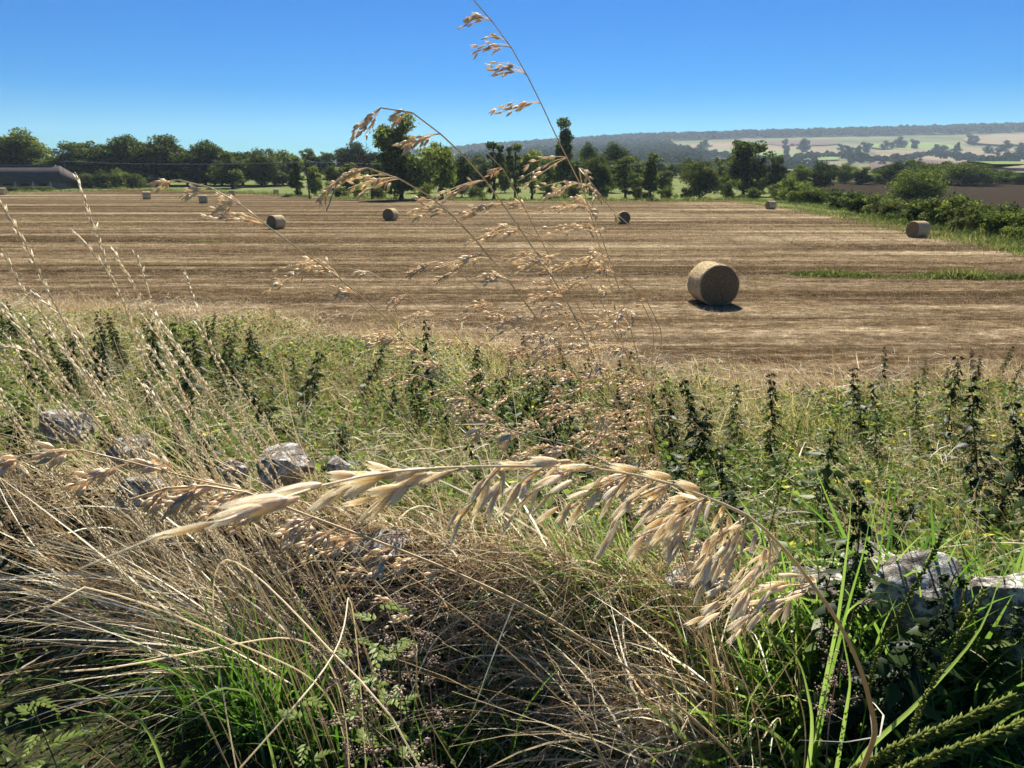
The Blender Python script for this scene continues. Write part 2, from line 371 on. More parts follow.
# far hillside fields, read off as outlines on the hill
hills = [('h_tan', [(686, 143.5), (760, 142), (820, 149), (880, 152), (800, 160), (700, 152)]),
         ('h_tan', [(700, 160), (790, 160), (862, 168), (870, 176), (790, 178), (700, 172)]),
         ('h_green', [(684, 152), (730, 150), (790, 152), (840, 156), (838, 163), (760, 158), (684, 158)]),
         ('h_brown', [(768, 141), (840, 141.5), (840, 146), (768, 147)]),
         ('h_tan', [(870, 150), (1000, 148), (1080, 158), (1080, 172), (985, 170), (880, 160)]),
         ('h_green', [(850, 146), (930, 143), (980, 150), (900, 152)]),
         ('h_brown', [(868, 160), (935, 162), (980, 172), (1000, 178), (880, 176)]),
         ('h_tan', [(960, 138), (1060, 134), (1090, 146), (970, 147)]),
         ('h_green', [(950, 172), (1080, 174), (1080, 180), (960, 180)])]
for k, (mt, pl) in enumerate(hills):
    drape('hill_field', smooth_poly(hp(pl), 1), M[mt], 1.2 + .5 * k, 30)

# ------------------------------------------------------------------ trees
def tree_meshes(seed, Ht=12., cw=8., base=.22, ncl=34, nl=7000, ls=.42, sparse=0., mat='leaf_tree', conic=0., lean=0):
    r = np.random.default_rng(seed)
    cen = []; ex = r.uniform(-1, 1, (4, 3))
    while len(cen) < ncl:
        q = r.uniform(-1, 1, 3); rr = np.linalg.norm(q)
        if rr > 1.0 + .22 * math.sin(3 * q[0] + ex[0, 0] * 5) * math.cos(4 * q[2] + ex[1, 0] * 6) or rr < .3: continue
        hgt = (q[2] + 1) / 2
        sx = cw / 2 * (1 - conic * hgt) * (1 + .25 * r.normal())
        cen.append([q[0] * sx * .78 + lean * hgt * cw * .3, q[1] * sx * .78, Ht * (base + (1 - base) * (.04 + .88 * hgt)) + .02 * Ht * r.normal()])
    cen = np.array(cen); cr = cw * r.uniform(.065, .18, ncl)
    mb = MB(); wgt = cr ** 2 / np.sum(cr ** 2); which = r.choice(ncl, nl, p=wgt)
    u = unit(r.normal(size=(nl, 3))); rad = cr[which] * np.clip(r.normal(.85, .22, nl), .1, 1.5)
    pos = cen[which] + u * rad[:, None] * np.array([1.1, 1.1, .8])
    ax = unit(u + r.normal(size=(nl, 3)) * .9); d = unit(np.cross(ax, r.normal(size=(nl, 3))))
    s = ls * r.uniform(.6, 1.4, nl)
    a = np.cross(ax, d)
    v = np.stack([pos - d * s[:, None] / 2, pos + a * s[:, None] * .33, pos + d * s[:, None] / 2, pos - a * s[:, None] * .33], 1)
    tint = np.clip(.45 + .25 * r.normal(size=nl) + .12 * r.normal(size=ncl)[which], 0, 1)
    mb.add(v, np.arange(nl * 4).reshape(-1, 4), np.repeat(tint, 4))
    crown = mb
    tb = MB(); z0 = Ht * base
    path = np.array([[[0, 0, -.4], [.05 * r.normal(), .05, z0 * .5], [.12 * r.normal(), 0, z0], [lean * .1 * cw, .1, Ht * .6], [lean * .2 * cw, 0, Ht * .85]]])
    tubes(tb, path, .035 * Ht, .006 * Ht, .5, 7)
    for c in cen[r.choice(ncl, min(ncl, 16), replace=False)]:
        z = r.uniform(z0 * .8, min(c[2], Ht * .7)); st = np.array([0, 0, z]); mid = (st + c) / 2 + np.array([0, 0, .04 * Ht])
        tubes(tb, np.array([[st, mid, c]]), .012 * Ht, .003 * Ht, .5, 5)
    return crown.v, crown, tb, mat
PROT = {}
def proto(key, **kw):
    _, cr, tb, mat = tree_meshes(**kw)
    o = bpy.data.objects.new('tree', None)
    c = cr.build('crown', M[mat], o); t = tb.build('trunk', M['bark'], o, smooth=True)
    for q in (c, t): C.objects.unlink(q)
    PROT[key] = (c.data, t.data, kw['Ht'], kw['cw'])
proto('a', seed=1, Ht=12, cw=9, ncl=60, nl=11000, base=.08)
proto('b', seed=2, Ht=12, cw=7.5, ncl=50, nl=9000, base=.05)
proto('c', seed=3, Ht=12, cw=10, ncl=64, nl=11000, base=.02)
proto('slim', seed=4, Ht=12, cw=6, ncl=30, nl=4200, base=.06)
proto('slimb', seed=14, Ht=12, cw=6.5, ncl=34, nl=4600, base=.08)
proto('cone', seed=5, Ht=12, cw=6, ncl=50, nl=8000, base=.0, conic=.75)
proto('olive', seed=6, Ht=10, cw=10, ncl=60, nl=10000, base=.04, mat='leaf_olive')
proto('bush', seed=8, Ht=4, cw=5, ncl=26, nl=3800, base=-.15, ls=.3)
proto('bushb', seed=9, Ht=4, cw=6, ncl=30, nl=3800, base=-.15, ls=.32, mat='leaf_olive')
proto('dense', seed=10, Ht=10, cw=13, ncl=90, nl=16000, base=-.05, ls=.36)
proto('windy', seed=11, Ht=12, cw=9, ncl=56, nl=10000, base=.02, lean=1)
proto('far', seed=12, Ht=12, cw=11, ncl=22, nl=1200, base=.0, ls=1.1, mat='leaf_far')
proto('farb', seed=13, Ht=12, cw=14, ncl=26, nl=1400, base=-.05, ls=1.1, mat='leaf_far')
def tree(key, px, by, ty, wpx, label, name='tree', cat='tree', group=None, sink=0, pos=None):
    crm, trm, Ht, cw = PROT[key]
    p = hit(px, by) if pos is None else np.array([pos[0], pos[1], H(pos[0], pos[1])])
    dep = float(np.dot(p - CAM, FW)); h = (by - ty) / FPX * dep * 1.06
    w = wpx / FPX * dep
    e = empty(name, p, label, cat, group)
    e.rotation_euler.z = random.uniform(0, 6.28) if key != 'windy' else random.uniform(-.4, .4)
    for nm, me in (('crown', crm), ('trunk', trm)):
        o = bpy.data.objects.new(nm, me); C.objects.link(o); o.parent = e
    e.scale = (w / cw, w / cw, h / Ht); return e

WG = 'woodland trees behind the left of the field'
for i, (x, ty, w) in enumerate([(-30, 136, 55), (8, 133, 42), (32, 130, 42), (58, 150, 40), (84, 134, 36), (108, 133, 38), (128, 136, 34), (147, 135, 36), (168, 138, 38), (188, 140, 36), (206, 142, 32), (222, 146, 34), (243, 147, 30), (262, 150, 34), (283, 152, 30)]):
    tree(['a', 'windy', 'c', 'windy'][i % 4], x, 185, ty + 3 + (i * 5 % 7) - 2, w * 1.4, 'dark green broadleaf tree in the dense wood beyond the stubble, left of the pole', 'woodland_tree', group=WG, pos=None)
for i, (x, ty, w) in enumerate([(20, 158, 50), (70, 160, 40), (95, 158, 44), (125, 160, 44), (160, 163, 46), (195, 165, 44), (215, 163, 36), (275, 165, 40)]):
    tree(['c', 'b', 'a'][i % 3], x, 185.5, ty, w * 1.1, 'lower rounded tree along the front edge of the left wood', 'woodland_tree', group='lower trees at the edge of the left wood')
for i, (x, ty, w) in enumerate([(312, 149, 22), (328, 152, 20), (345, 143, 26), (362, 150, 26), (378, 152, 24)]):
    tree(['b', 'a', 'windy'][i % 3], x, 179, ty, w * 1.2, 'dark tree in the far row between the leaning pole and the tallest tree', 'woodland_tree', group='far trees behind the pole')
tree('b', 233, 188, 152, 36, 'mid green rounded tree at the field edge, the left of a touching pair', 'round_tree')
tree('olive', 265, 186, 150, 40, 'bright mid green rounded tree at the field edge, the right of a touching pair', 'round_tree')
tree('cone', 298, 196, 161, 20, 'dark narrow bush just left of the leaning pole', 'shrub', 'shrub')
tree('b', 316, 196, 166, 20, 'dark round bush just right of the leaning pole', 'shrub', 'shrub')
big = tree('b', 402, 200, 116, 62, 'tallest dark ivy clad tree at the far field edge, right of bare twigs', 'ivy_tree')
tree('slimb', 442, 199, 139, 38, 'dark leaning tree just right of the tallest tree', 'field_tree')
tree('c', 462, 197, 158, 30, 'low dark tree filling the gap right of the tallest tree', 'field_tree')
tree('slim', 494, 199, 144, 30, 'slim dark tree with a ragged top, left of the clear stemmed pair', 'field_tree')
tree('slim', 515, 199, 146, 26, 'slim tree with a thin leaning trunk over the bright pasture', 'field_tree')
tree('slimb', 532, 199, 147, 28, 'pale green slim tree with a clear straight trunk over the bright pasture', 'field_tree')
tree('cone', 563, 196, 127, 34, 'tall dark pointed tree behind the tallest grass stalk', 'conifer')
tree('olive', 596, 198, 158, 34, 'mid green leafy tree beside the dark pointed tree', 'field_tree')
tree('c', 590, 186, 146, 26, 'dark rounded tree just beyond the dark pointed tree', 'field_tree')
tree('c', 616, 186, 146, 36, 'broad dark flat topped tree rising in front of the blue wooded hill', 'field_tree')
tree('slim', 625, 199, 158, 32, 'open tree with several thin trunks left of the dark upright bush', 'field_tree')
tree('cone', 650, 200, 158, 26, 'dark upright tree at the field edge left of the olive round tree', 'field_tree')
tree('bush', 667, 200, 186, 18, 'small rounded green bush between dark upright tree and olive tree', 'shrub', 'shrub')
tree('olive', 699, 199, 162, 42, 'olive brown dome shaped tree at the far field edge', 'olive_tree')
tree('bush', 726, 199, 176, 20, 'grey green bush between the olive dome tree and the large dark tree', 'shrub', 'shrub')
tree('a', 743, 196, 140, 52, 'large dark green broadleaf tree standing right of the olive dome tree', 'broadleaf_tree')
tree('bush', 752, 199, 188, 22, 'low dark bush at the foot of the large broadleaf tree', 'shrub', 'shrub')
tree('b', 776, 197, 156, 24, 'dark tree right behind the large broadleaf tree', 'field_tree')
tree('c', 797, 190, 166, 26, 'low tree left of the wide green hedgerow tree', 'field_tree')
tree('c', 820, 190, 163, 38, 'wide bright green hedgerow tree above the far right bale', 'field_tree')
tree('dense', 914, 203, 169, 60, 'large dark round tree standing alone before the ploughed field', 'round_tree')
tree('dense', 966, 186, 163, 56, 'broad dark tree clump beyond the ploughed field', 'round_tree')
for i, (x, ty, w) in enumerate([(845, 165, 26), (862, 164, 26), (880, 166, 24), (893, 162, 30), (908, 160, 32), (925, 160, 30), (940, 161, 30), (990, 168, 24), (1005, 170, 26), (1022, 172, 26)]):
    tree(['c', 'b', 'dense'][i % 3], x, 184 + (i % 2), ty + (i * 7 % 4), w, 'mid green tree in the row along the far side of the ploughed field', 'hedgerow_tree', group='tree row beyond the ploughed field')
for i, x in enumerate(list(range(350, 700, 14))):
    tree(['c', 'b', 'a'][i % 3], x, 177.5, 156 + (i * 5 % 9), 24, 'dark distant tree in the continuous belt behind the bright pasture', 'belt_tree', group='tree belt behind the bright pasture')
for i, (x, ty, w) in enumerate([(334, 168, 20), (350, 163, 24), (382, 160, 26), (424, 160, 28), (452, 165, 24), (480, 164, 24), (505, 166, 20), (548, 158, 26), (578, 160, 26), (608, 163, 26), (638, 162, 24), (664, 170, 20), (722, 166, 22), (762, 168, 22)]):
    tree(['c', 'b', 'a'][i % 3], x, 192.5, ty, w * 1.1, 'low dark tree in the ragged line behind the taller field edge trees', 'field_tree', group='low trees along the far field edge')
# hedge bushes on the right
for i, (x, by, ty, w) in enumerate([(776, 203, 188, 18), (790, 205, 181, 26), (806, 207, 189, 22), (818, 207, 190, 22), (838, 212, 194, 28), (856, 216, 195, 30), (876, 218, 198, 28), (896, 222, 203, 30), (914, 226, 203, 32), (934, 229, 202, 36), (956, 231, 199, 40), (978, 234, 206, 36), (1000, 237, 208, 34), (1022, 240, 211, 34), (1046, 243, 212, 36)]):
    tree(['bush', 'bushb'][(i * 3 % 4) == 1], x, by - 3, ty - 3, w * 1.35, 'bushy shrub in the hedge between the stubble and the ploughed field', 'hedge_shrub', 'shrub', 'hedge shrubs along the right edge of the field')
for i, (x, by, ty, w) in enumerate([(72, 187, 174, 20), (88, 188, 173, 22), (103, 188, 171, 22), (120, 188, 170, 24), (136, 188, 173, 20), (10, 191, 186, 20), (28, 191, 186.5, 20), (46, 191, 186, 18), (150, 187, 176, 18)]):
    tree(['bush', 'bushb', 'bush'][i % 3], x, by, ty, w, 'dark garden hedge shrub beside the slate roofed barn', 'hedge_shrub', 'shrub', 'garden hedge shrubs by the barn')
for i, (x, by, ty, w) in enumerate([(340, 197, 187, 16), (360, 198, 186, 18), (378, 199, 187, 18), (425, 199, 184, 20), (475, 199, 186, 18), (550, 199, 182, 18), (572, 199, 184, 18), (604, 199, 186, 16), (638, 199, 186, 14), (685, 199, 188, 14)]):
    tree(['bushb', 'bush'][i % 2], x, by, ty, w, 'low scrubby bush under the trees at the far field edge', 'scrub_bush', 'shrub', 'scrub bushes at the far field edge')
# distant hill: single trees on the hillside
hl = [(786, 152), (802, 150), (768 + 18, 147), (768 + 35, 146), (850, 152), (858, 155), (865, 150), (884, 148), (892, 147), (900, 146), (914, 147), (935, 152), (945, 151), (957, 152), (972, 142), (988, 152), (997, 154), (1004, 150), (1010, 160), (1016, 157), (842, 150), (846, 156), (860, 160), (852, 162), (882, 164), (896, 163), (905, 162), (700, 152), (712, 155), (985, 166), (994, 168), (1012, 165), (775, 164), (815, 165), (740, 148), (705, 147), (830, 170), (975, 172), (940, 170), (1020, 150)]
for i, (x, y) in enumerate(hl):
    tree(['far', 'farb'][i % 2], x, y + 3, y - 5.5 - (i * 7 % 4), 9 + (i * 5 % 8), 'small distant tree dotted on the hazy hillside fields', 'hillside_tree', group='scattered trees on the far hillside')
# far forests: uncountable woods, one object each
def forest(name, pts, hgt, n, seed):
    r = np.random.default_rng(seed); mb = MB(); pts = np.array(pts)
    c = pts[r.integers(0, len(pts), n)] + r.normal(size=(n, 2)) * np.array([12, 18])
    c3 = np.c_[c, H(c[:, 0], c[:, 1])]; hh = hgt * r.uniform(.7, 1.2, n)
    k = 34; u = unit(r.normal(size=(n, k, 3))); u[..., 2] = np.abs(u[..., 2]) * 1.1 - .1
    pos = c3[:, None] + u * (hh * .5)[:, None, None] * np.array([.95, .95, 1.0]) + np.array([0, 0, 1]) * (hh * .42)[:, None, None]
    pos = pos.reshape(-1, 3); m = len(pos); ax = unit(u.reshape(-1, 3) + r.normal(size=(m, 3)) * .6)
    d = unit(np.cross(ax, r.normal(size=(m, 3)))); a = np.cross(ax, d); s = (np.repeat(hh, k) * r.uniform(.3, .55, m))[:, None]
    v = np.stack([pos - d * s / 2, pos + a * s / 2, pos + d * s / 2, pos - a * s / 2], 1)
    mb.add(v, np.arange(m * 4).reshape(-1, 4), np.repeat(np.clip(.4 + .25 * r.normal(size=m), 0, 1), 4))
    return tag(mb.build(name, M['leaf_far']), kind='stuff')
line = [(x, y) for x in range(-500, 2600, 12) for y in (2480, 2540, 2600, 2660)]
tag(forest('ridge_forest', line, 20, 4200, 20), 'dark conifer forest covering the far ridge along the skyline', 'forest')
def inpoly(px0, px1, f0, f1, n, seed):
    r = np.random.default_rng(seed); out = []
    for _ in range(n):
        x = r.uniform(px0, px1); a, b = f0(x), f1(x); p = hit(x, r.uniform(a, b))
        if p[1] > 900: out.append(p[:2])
    return out
tag(forest('hill_wood', inpoly(470, 688, lambda x: np.interp(x, [470, 560, 600, 660, 688], [160, 149, 146, 146, 158]), lambda x: 171, 1200, 3), 17, 2600, 21), 'blue hazed wood on the lower hill behind the field trees', 'forest')
tag(forest('hill_hedges', inpoly(690, 1060, lambda x: 159 + 3 * math.sin(x / 17), lambda x: 161 + 3 * math.sin(x / 17), 150, 4) + inpoly(760, 1060, lambda x: 176, lambda x: 179.5, 260, 5) + inpoly(690, 800, lambda x: 165, lambda x: 178, 160, 6), 9, 900, 22), 'hedgerows and copses across the lower far hillside', 'hedgerows')

# bare twigs beside the tall tree
def bare():
    p = hit(372, 199); mb = MB(); r = np.random.default_rng(3)
    dep = np.dot(p - CAM, FW); k = dep / FPX
    def br(a, d, L, rad, lv):
        b = a + d * L; m = (a + b) / 2 + r.normal(size=3) * L * .06
        tubes(mb, np.array([[a, m, b]]), rad, rad * .55, .5, 4)
        if lv:
            for _ in range(3):
                br(a + (b - a) * r.uniform(.5, 1), unit(d + r.normal(size=3) * .5 + np.array([0, 0, .15])), L * r.uniform(.5, .72), rad * .6, lv - 1)
    e = empty('bare_tree', p, 'thin leafless tree with fine bare twigs left of the tallest tree', 'tree')
    br(np.zeros(3), unit(np.array([-.1, 0, 1])), 34 * k, .24, 4)
    mb.build('trunk', M['bark'], e)
bare()

# ------------------------------------------------------------------ barn
def boxm(mb, x0, x1, y0, y1, z0, z1, t=.5):
    v = [(x0, y0, z0), (x1, y0, z0), (x1, y1, z0), (x0, y1, z0), (x0, y0, z1), (x1, y0, z1), (x1, y1, z1), (x0, y1, z1)]
    mb.add(v, [(0, 3, 2, 1), (4, 5, 6, 7), (0, 1, 5, 4), (1, 2, 6, 5), (2, 3, 7, 6), (3, 0, 4, 7)], t)
def barn():
    p = hit(14, 189.5); dep = float(np.dot(p - CAM, FW)); k = dep / FPX
    e = empty('barn', p, 'long low grey barn with a dark hipped slate roof at the left edge', 'barn')
    x0, x1 = -75 * k, 46 * k; wz = 9 * k; rz = 23 * k; D = 40 * k
    w = MB(); boxm(w, x0 + .5, x1 - .5, 0, D, -.5, wz); w.build('wall', M['wall'], e)
    rf = MB(); o = 1.0; q = 13 * k
    A = [(x0 - o, -o, wz - .3), (x1 + o, -o, wz - .3), (x1 + o, D + o, wz - .3), (x0 - o, D + o, wz - .3)]
    Bv = [(x0 + q, D * .45, rz), (x1 - q * .7, D * .45, rz), (x1 - q * .7, D * .55, rz), (x0 + q, D * .55, rz)]
    rf.add(A + Bv, [(0, 1, 5, 4), (1, 2, 6, 5), (2, 3, 7, 6), (3, 0, 4, 7), (4, 5, 6, 7), (3, 2, 1, 0)]); rf.build('roof', M['roof'], e)
    xs = np.linspace(x0 + 2, x1 - 2, 13)
    for i, x in enumerate(xs):
        b = MB()
        if i % 2: boxm(b, x - 1.2, x + 1.2, -.05, .02, .8, wz - .8); b.build('window', M['dark'], e)
        else: boxm(b, x - .22, x + .22, -.35, -.06, -.3, wz - .35); b.build('post', M['white'], e)
    rg = MB(); boxm(rg, x0 + q, x1 - q, D * .46, D * .54, rz + .02, rz + .25); rg.build('ridge_cap', M['wall'], e)
barn()

# ------------------------------------------------------------------ poles and cable
tops = []
def pole(px, by, ty, label, lean=0, w=.16):
    p = hit(px, by); dep = float(np.dot(p - CAM, FW)); k = dep / FPX; h = (by - ty) * k
    e = empty('telegraph_pole', p, label, 'pole')
    mb = MB(); tubes(mb, np.array([[[0, 0, -.6], [lean * h * .5, 0, h * .5], [lean * h, 0, h]]]), w, w * .75, .5, 8); mb.build('post', M['wood'], e, True)
    a = MB(); boxm(a, lean * h - .9, lean * h + .9, -.06 - w, .06 - w, h - .7, h - .5); a.build('crossarm', M['wood'], e)
    for s in (-.75, .75):
        i = MB(); tubes(i, np.array([[[lean * h + s, -w, h - .5], [lean * h + s, -w, h - .38], [lean * h + s, -w, h - .26]]]), .06, .04, .5, 6); i.build('insulator', M['ceramic'], e)
    tops.append(p + np.array([lean * h, 0, h - .28]))
pole(70, 188, 161, 'grey telegraph pole standing beside the end of the barn', -.08)
pole(310, 199, 162, 'leaning telegraph pole standing at the far field edge between two bushes', -.06)
pole(700, 194, 163, 'telegraph pole mostly hidden behind the olive dome tree')
for a, b, nm in ((0, 1, 'sagging overhead cable strung from the barn pole to the leaning pole'), (1, 2, 'overhead cable strung from the leaning pole across to the trees on the right')):
    A, B = tops[a], tops[b]; t = np.linspace(0, 1, 24)[:, None]
    P = A * (1 - t) + B * t; P[:, 2] -= (4 * t[:, 0] * (1 - t[:, 0])) * .6
    mb = MB(); tubes(mb, P[None], .05, .05, .5, 4); tag(mb.build('overhead_cable', M['wire'], loc=A), nm, 'cable')

# ------------------------------------------------------------------ bales
def bale_meshes():
    def cyl(seed):
        r = np.random.default_rng(seed); mb = MB(); n = 72; xs = [-.6, -.585, -.5, -.3, -.1, .1, .3, .5, .585, .6]
        rr = [.615, .65, .66, .662, .658, .66, .662, .66, .65, .615]; V = []
        ph = r.uniform(0, 6, 4)
        for j, x in enumerate(xs):
            for i in range(n):
                a = 2 * math.pi * i / n; q = rr[j] * (1 + .016 * math.sin(3 * a + ph[0]) - .03 * math.sin(a) + .006 * math.sin(7 * a + ph[1])) + .005 * r.normal()
                V.append((x + .004 * r.normal(), q * math.cos(a), q * math.sin(a)))
        V = np.array(V); flat_ = V[:, 2] < -.62; V[flat_, 2] = -.62 + .15 * (V[flat_, 2] + .62)
        idx = np.arange(len(xs) * n).reshape(len(xs), n); nx = np.roll(idx, -1, 1)
        f = np.stack([idx[:-1], idx[1:], nx[1:], nx[:-1]], -1).reshape(-1, 4); mb.add(V, f); return mb
    wrap = cyl(1)
    ends = []
    for s in (-1, 1):
        mb = MB(); n = 72; k = 12; r = np.random.default_rng(5 + s); V = []
        for j in range(k + 1):
            q = .617 * j / k
            for i in range(n):
                a = 2 * math.pi * i / n
                V.append((s * (.602 + .012 * math.sin(q * 60 + a) * (q < .6) + .004 * r.normal() - .0 * q), q * math.cos(a), q * math.sin(a)))
        idx = np.arange((k + 1) * n).reshape(k + 1, n); nx = np.roll(idx, -1, 1)
        f = np.stack([idx[:-1], idx[1:], nx[1:], nx[:-1]], -1).reshape(-1, 4); mb.add(V, f); ends.append(mb)
    # loose straw sticking out
    fz = MB(); n = 2600; a = rng.uniform(0, 2 * math.pi, n); x = rng.uniform(-.6, .6, n)
    root = np.c_[x, .652 * np.cos(a), .652 * np.sin(a)]; d = unit(np.c_[rng.normal(size=n) * .7, np.cos(a) * .5 - np.sin(a) * 1.2 * rng.choice([-1, 1], n), np.sin(a) * .5 + np.cos(a) * 1.2 * rng.normal(size=n)])
    ribbons(fz, root, d, rng.uniform(.03, .09, n), np.full(n, .006), np.zeros(n), rng.uniform(.3, 1, n), 2)
    n = 2200; q = .6 * np.sqrt(rng.uniform(0, 1, n)); a = rng.uniform(0, 6.283, n); s = rng.choice([-1, 1], n)
    root = np.c_[s * .605, q * np.cos(a), q * np.sin(a)]; d = unit(np.c_[s * .45, rng.normal(size=n), rng.normal(size=n)])
    ribbons(fz, root, d, rng.uniform(.03, .08, n), np.full(n, .007), np.zeros(n), rng.uniform(.1, .8, n), 2)
    return wrap, ends, fz
wr, en, fz = bale_meshes()
bale0 = empty('straw_bale', (0, 0, 0), 'x', 'bale', 'round straw bales on the stubble field')
wr.build('wrapped_side', M['bale'], bale0, True)
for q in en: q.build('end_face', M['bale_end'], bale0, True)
tag(fz.build('loose_straw', M['straw'], bale0), kind='stuff')
# (px, base y, size px height, axis yaw in degrees from +X, label)
BL = [(713.5, 304.5, 41.5, 95, 'largest nearest round straw bale with its shaded round end facing the camera'),
      (146.5, 199.5, 8, 25, 'small straw bale on its side, left of the pair far left in the stubble'),
      (203, 203.5, 8.6, 20, 'small straw bale on its side, right of the pair far left in the stubble'),
      (232, 195.5, 5.5, 10, 'tiny pale bale by the far field edge below the rounded tree pair'),
      (276, 194.5, 5.5, 15, 'tiny bale beside the far edge, between the tree pair and the dark bush'),
      (276, 229.5, 12, 60, 'straw bale half hidden behind drooping oat seeds, left of centre'),
      (390.5, 221, 12.5, 72, 'round straw bale below the tallest tree with its shadow to the left'),
      (624, 224, 12, 84, 'dark straw bale behind the hanging grass seeds, right of the tallest stalk'),
      (771, 209.5, 7.5, 15, 'small bale at the far right corner of the stubble by the hedge'),
      (918.5, 238, 14, 22, 'straw bale lying on its side near the right hand hedge'),
      (2, 195, 8, 10, 'dark bale cut by the left edge of the view in front of the barn')]
for i, (px, by, sz, yaw, lb) in enumerate(BL):
    o = bale0 if i == 0 else copy_tree(bale0)
    p = hit(px, by); dep = float(np.dot(p - CAM, FW)); s = sz / FPX * dep / 1.32
    s = min(max(s, .75), 1.15) if i else s
    o.location = p + np.array([0, .25 * s, .61 * s + .03]); o.scale = (s, s, s); o.rotation_euler.z = R(yaw); o['label'] = lb

# ------------------------------------------------------------------ stubble and straw
from mathutils.geometry import tessellate_polygon
FP = np.array(fpoly)
def in_field(x, y):
    n = len(FP); c = np.zeros(len(x), bool); j = n - 1
    for i in range(n):
        xi, yi = FP[i]; xj, yj = FP[j]
        c ^= ((yi > y) != (yj > y)) & (x < (xj - xi) * (y - yi) / (yj - yi + 1e-12) + xi); j = i
    return c
def field_pts(n, y0, y1):
    y = y0 * (y1 / y0) ** rng.uniform(0, 1, n); x = rng.uniform(-.85, .85, n) * (y + 1.5)
    k = in_field(x, y); return x[k], y[k]
def band(x, y):   # how trodden a strip is: 0 = standing stubble, 1 = chaff swath
    q = y + .021 * x
    return .5 + .5 * np.sin(q * 2 * math.pi / 4.9 + 1.2 * np.sin(q * .37) + .5 * np.sin(x * .09))
x, y = field_pts(320000, 9.6, 62)
row = .14; q = y + .021 * x; y = np.round(q / row) * row - .021 * x + rng.normal(size=len(y)) * .02
b = band(x, y); keep = rng.uniform(size=len(x)) > b * .75; x, y, b = x[keep], y[keep], b[keep]; n = len(x)
mb = MB(); sc = np.clip(y / 22, .7, 2.4)
root = np.c_[x, y, H(x, y) + .02]
d = unit(np.c_[rng.normal(size=n) * .35, rng.normal(size=n) * .35, np.ones(n)])
ribbons(mb, root, d, rng.uniform(.07, .17, n), .009 * sc * rng.uniform(.6, 1.3, n), np.zeros(n), np.clip(rng.normal(.42, .22, n), 0, 1), 1)
tag(mb.build('standing_stubble', M['straw']), 'cut straw stubble standing in rows across the near field', 'stubble', kind='stuff')
x, y = field_pts(250000, 9.6, 85)
b = band(x, y); keep = rng.uniform(size=len(x)) < .25 + b; x, y = x[keep], y[keep]; n = len(x); mb = MB(); sc = np.clip(y / 20, .7, 3.4)
d = unit(np.c_[rng.normal(size=n), rng.normal(size=n) * .6, rng.normal(size=n) * .22 + .1])
ribbons(mb, np.c_[x, y, H(x, y) + .045], d, rng.uniform(.08, .25, n), .008 * sc * rng.uniform(.6, 1.3, n), np.zeros(n), np.clip(rng.normal(.8, .25, n), 0, 1), 1, facing=unit(np.c_[rng.normal(size=(n, 2)) * .5, np.ones(n)]))
tag(mb.build('loose_chaff', M['straw']), 'pale loose straw and chaff scattered over the stubble', 'straw', kind='stuff')
def hmask(n, x, y, f=.5): return .5 + .25 * np.sin(x * 1.9 * f + y * .7) + .25 * np.sin(y * 2.3 * f - x * 1.1 + 2)
# green weed strip in the stubble on the right
def strip(pts, n, wid, hgt, mat, name, label, cat, tm=.5):
    P = np.array(hp(pts)); seg = rng.integers(0, len(P) - 1, n); t = rng.uniform(size=n)[:, None]
    p = P[seg] * (1 - t) + P[seg + 1] * t + rng.normal(size=(n, 2)) * wid
    g = .5 + .5 * np.sin(p[:, 0] * 1.3) * np.sin(p[:, 0] * .47 + 1)
    root = np.c_[p, H(p[:, 0], p[:, 1])]; d = unit(np.c_[rng.normal(size=(n, 2)) * .45, np.ones(n)])
    mb = MB(); ribbons(mb, root, d, rng.uniform(.4, 1, n) * hgt * (.25 + g * 1.1) * rng.uniform(.6, 1.3, n), rng.uniform(.012, .03, n) * hgt / .4, rng.uniform(0, .5, n), np.clip(rng.normal(tm, .22, n) + .35 * (hmask(n, p[:, 0] * 1.1, p[:, 1] * 1.7) - .5), 0, 1), 3)
    return tag(mb.build(name, M[mat]), label, cat, kind='stuff')
strip([(800, 276), (840, 277), (900, 278), (960, 279), (1040, 280)], 9000, .22, .42, 'verge', 'weed_strip', 'green weedy strip left uncut across the stubble on the right', 'weeds', .22)
strip([(745, 203), (800, 209.5), (860, 221), (930, 235), (1024, 251), (1100, 265)], 12000, .8, .5, 'verge', 'hedge_verge', 'bright green grass verge at the foot of the right hand hedge', 'grass', .3)
strip([(735, 200), (800, 204), (860, 213), (930, 226), (1024, 240), (1100, 252)], 12000, 1.5, .7, 'verge', 'hedge_bottom_grass', 'rank grass growing between the hedge and the stubble edge', 'grass', .2)
strip([(0, 193), (130, 189.5), (250, 193), (320, 198), (420, 200), (540, 201), (660, 201), (735, 200)], 16000, 1.6, 1.0, 'verge', 'far_edge_grass', 'rough grass along the far edge of the stubble', 'grass', .3)

# ------------------------------------------------------------------ weed bank behind the wall
def bank(n, y0, y1, power=1.0):
    s = y0 + (y1 - y0) * rng.uniform(0, 1, 3 * n) ** power
    x = rng.uniform(-16, 13, 3 * n); y = wall_y(np.clip(x, -14, 3.4)) + s; s2 = s * (1 + .2 * sst(-3, 5, x)); k = np.flatnonzero((np.abs(x) < .8 * y + .6) & (s2 < y1))[:n]; return x[k], y[k], s[k]
mb = MB(); x, y, s = bank(66000, .1, 13.8, .85); kk = rng.uniform(size=len(x)) > sst(8.0, 13.8, s * (1 + .2 * sst(-3, 5, x)) + 1.2 * np.sin(x * 1.3) + .7 * np.sin(x * 3.1)) ** .6; x, y, s = x[kk], y[kk], s[kk]; n = len(x)
g = hmask(n, x, y); L = rng.uniform(.3, .75, n) * (.6 + .5 * g) * np.interp(s, [0, 1, 8, 12.5], [.6, 1.1, 1, .6])
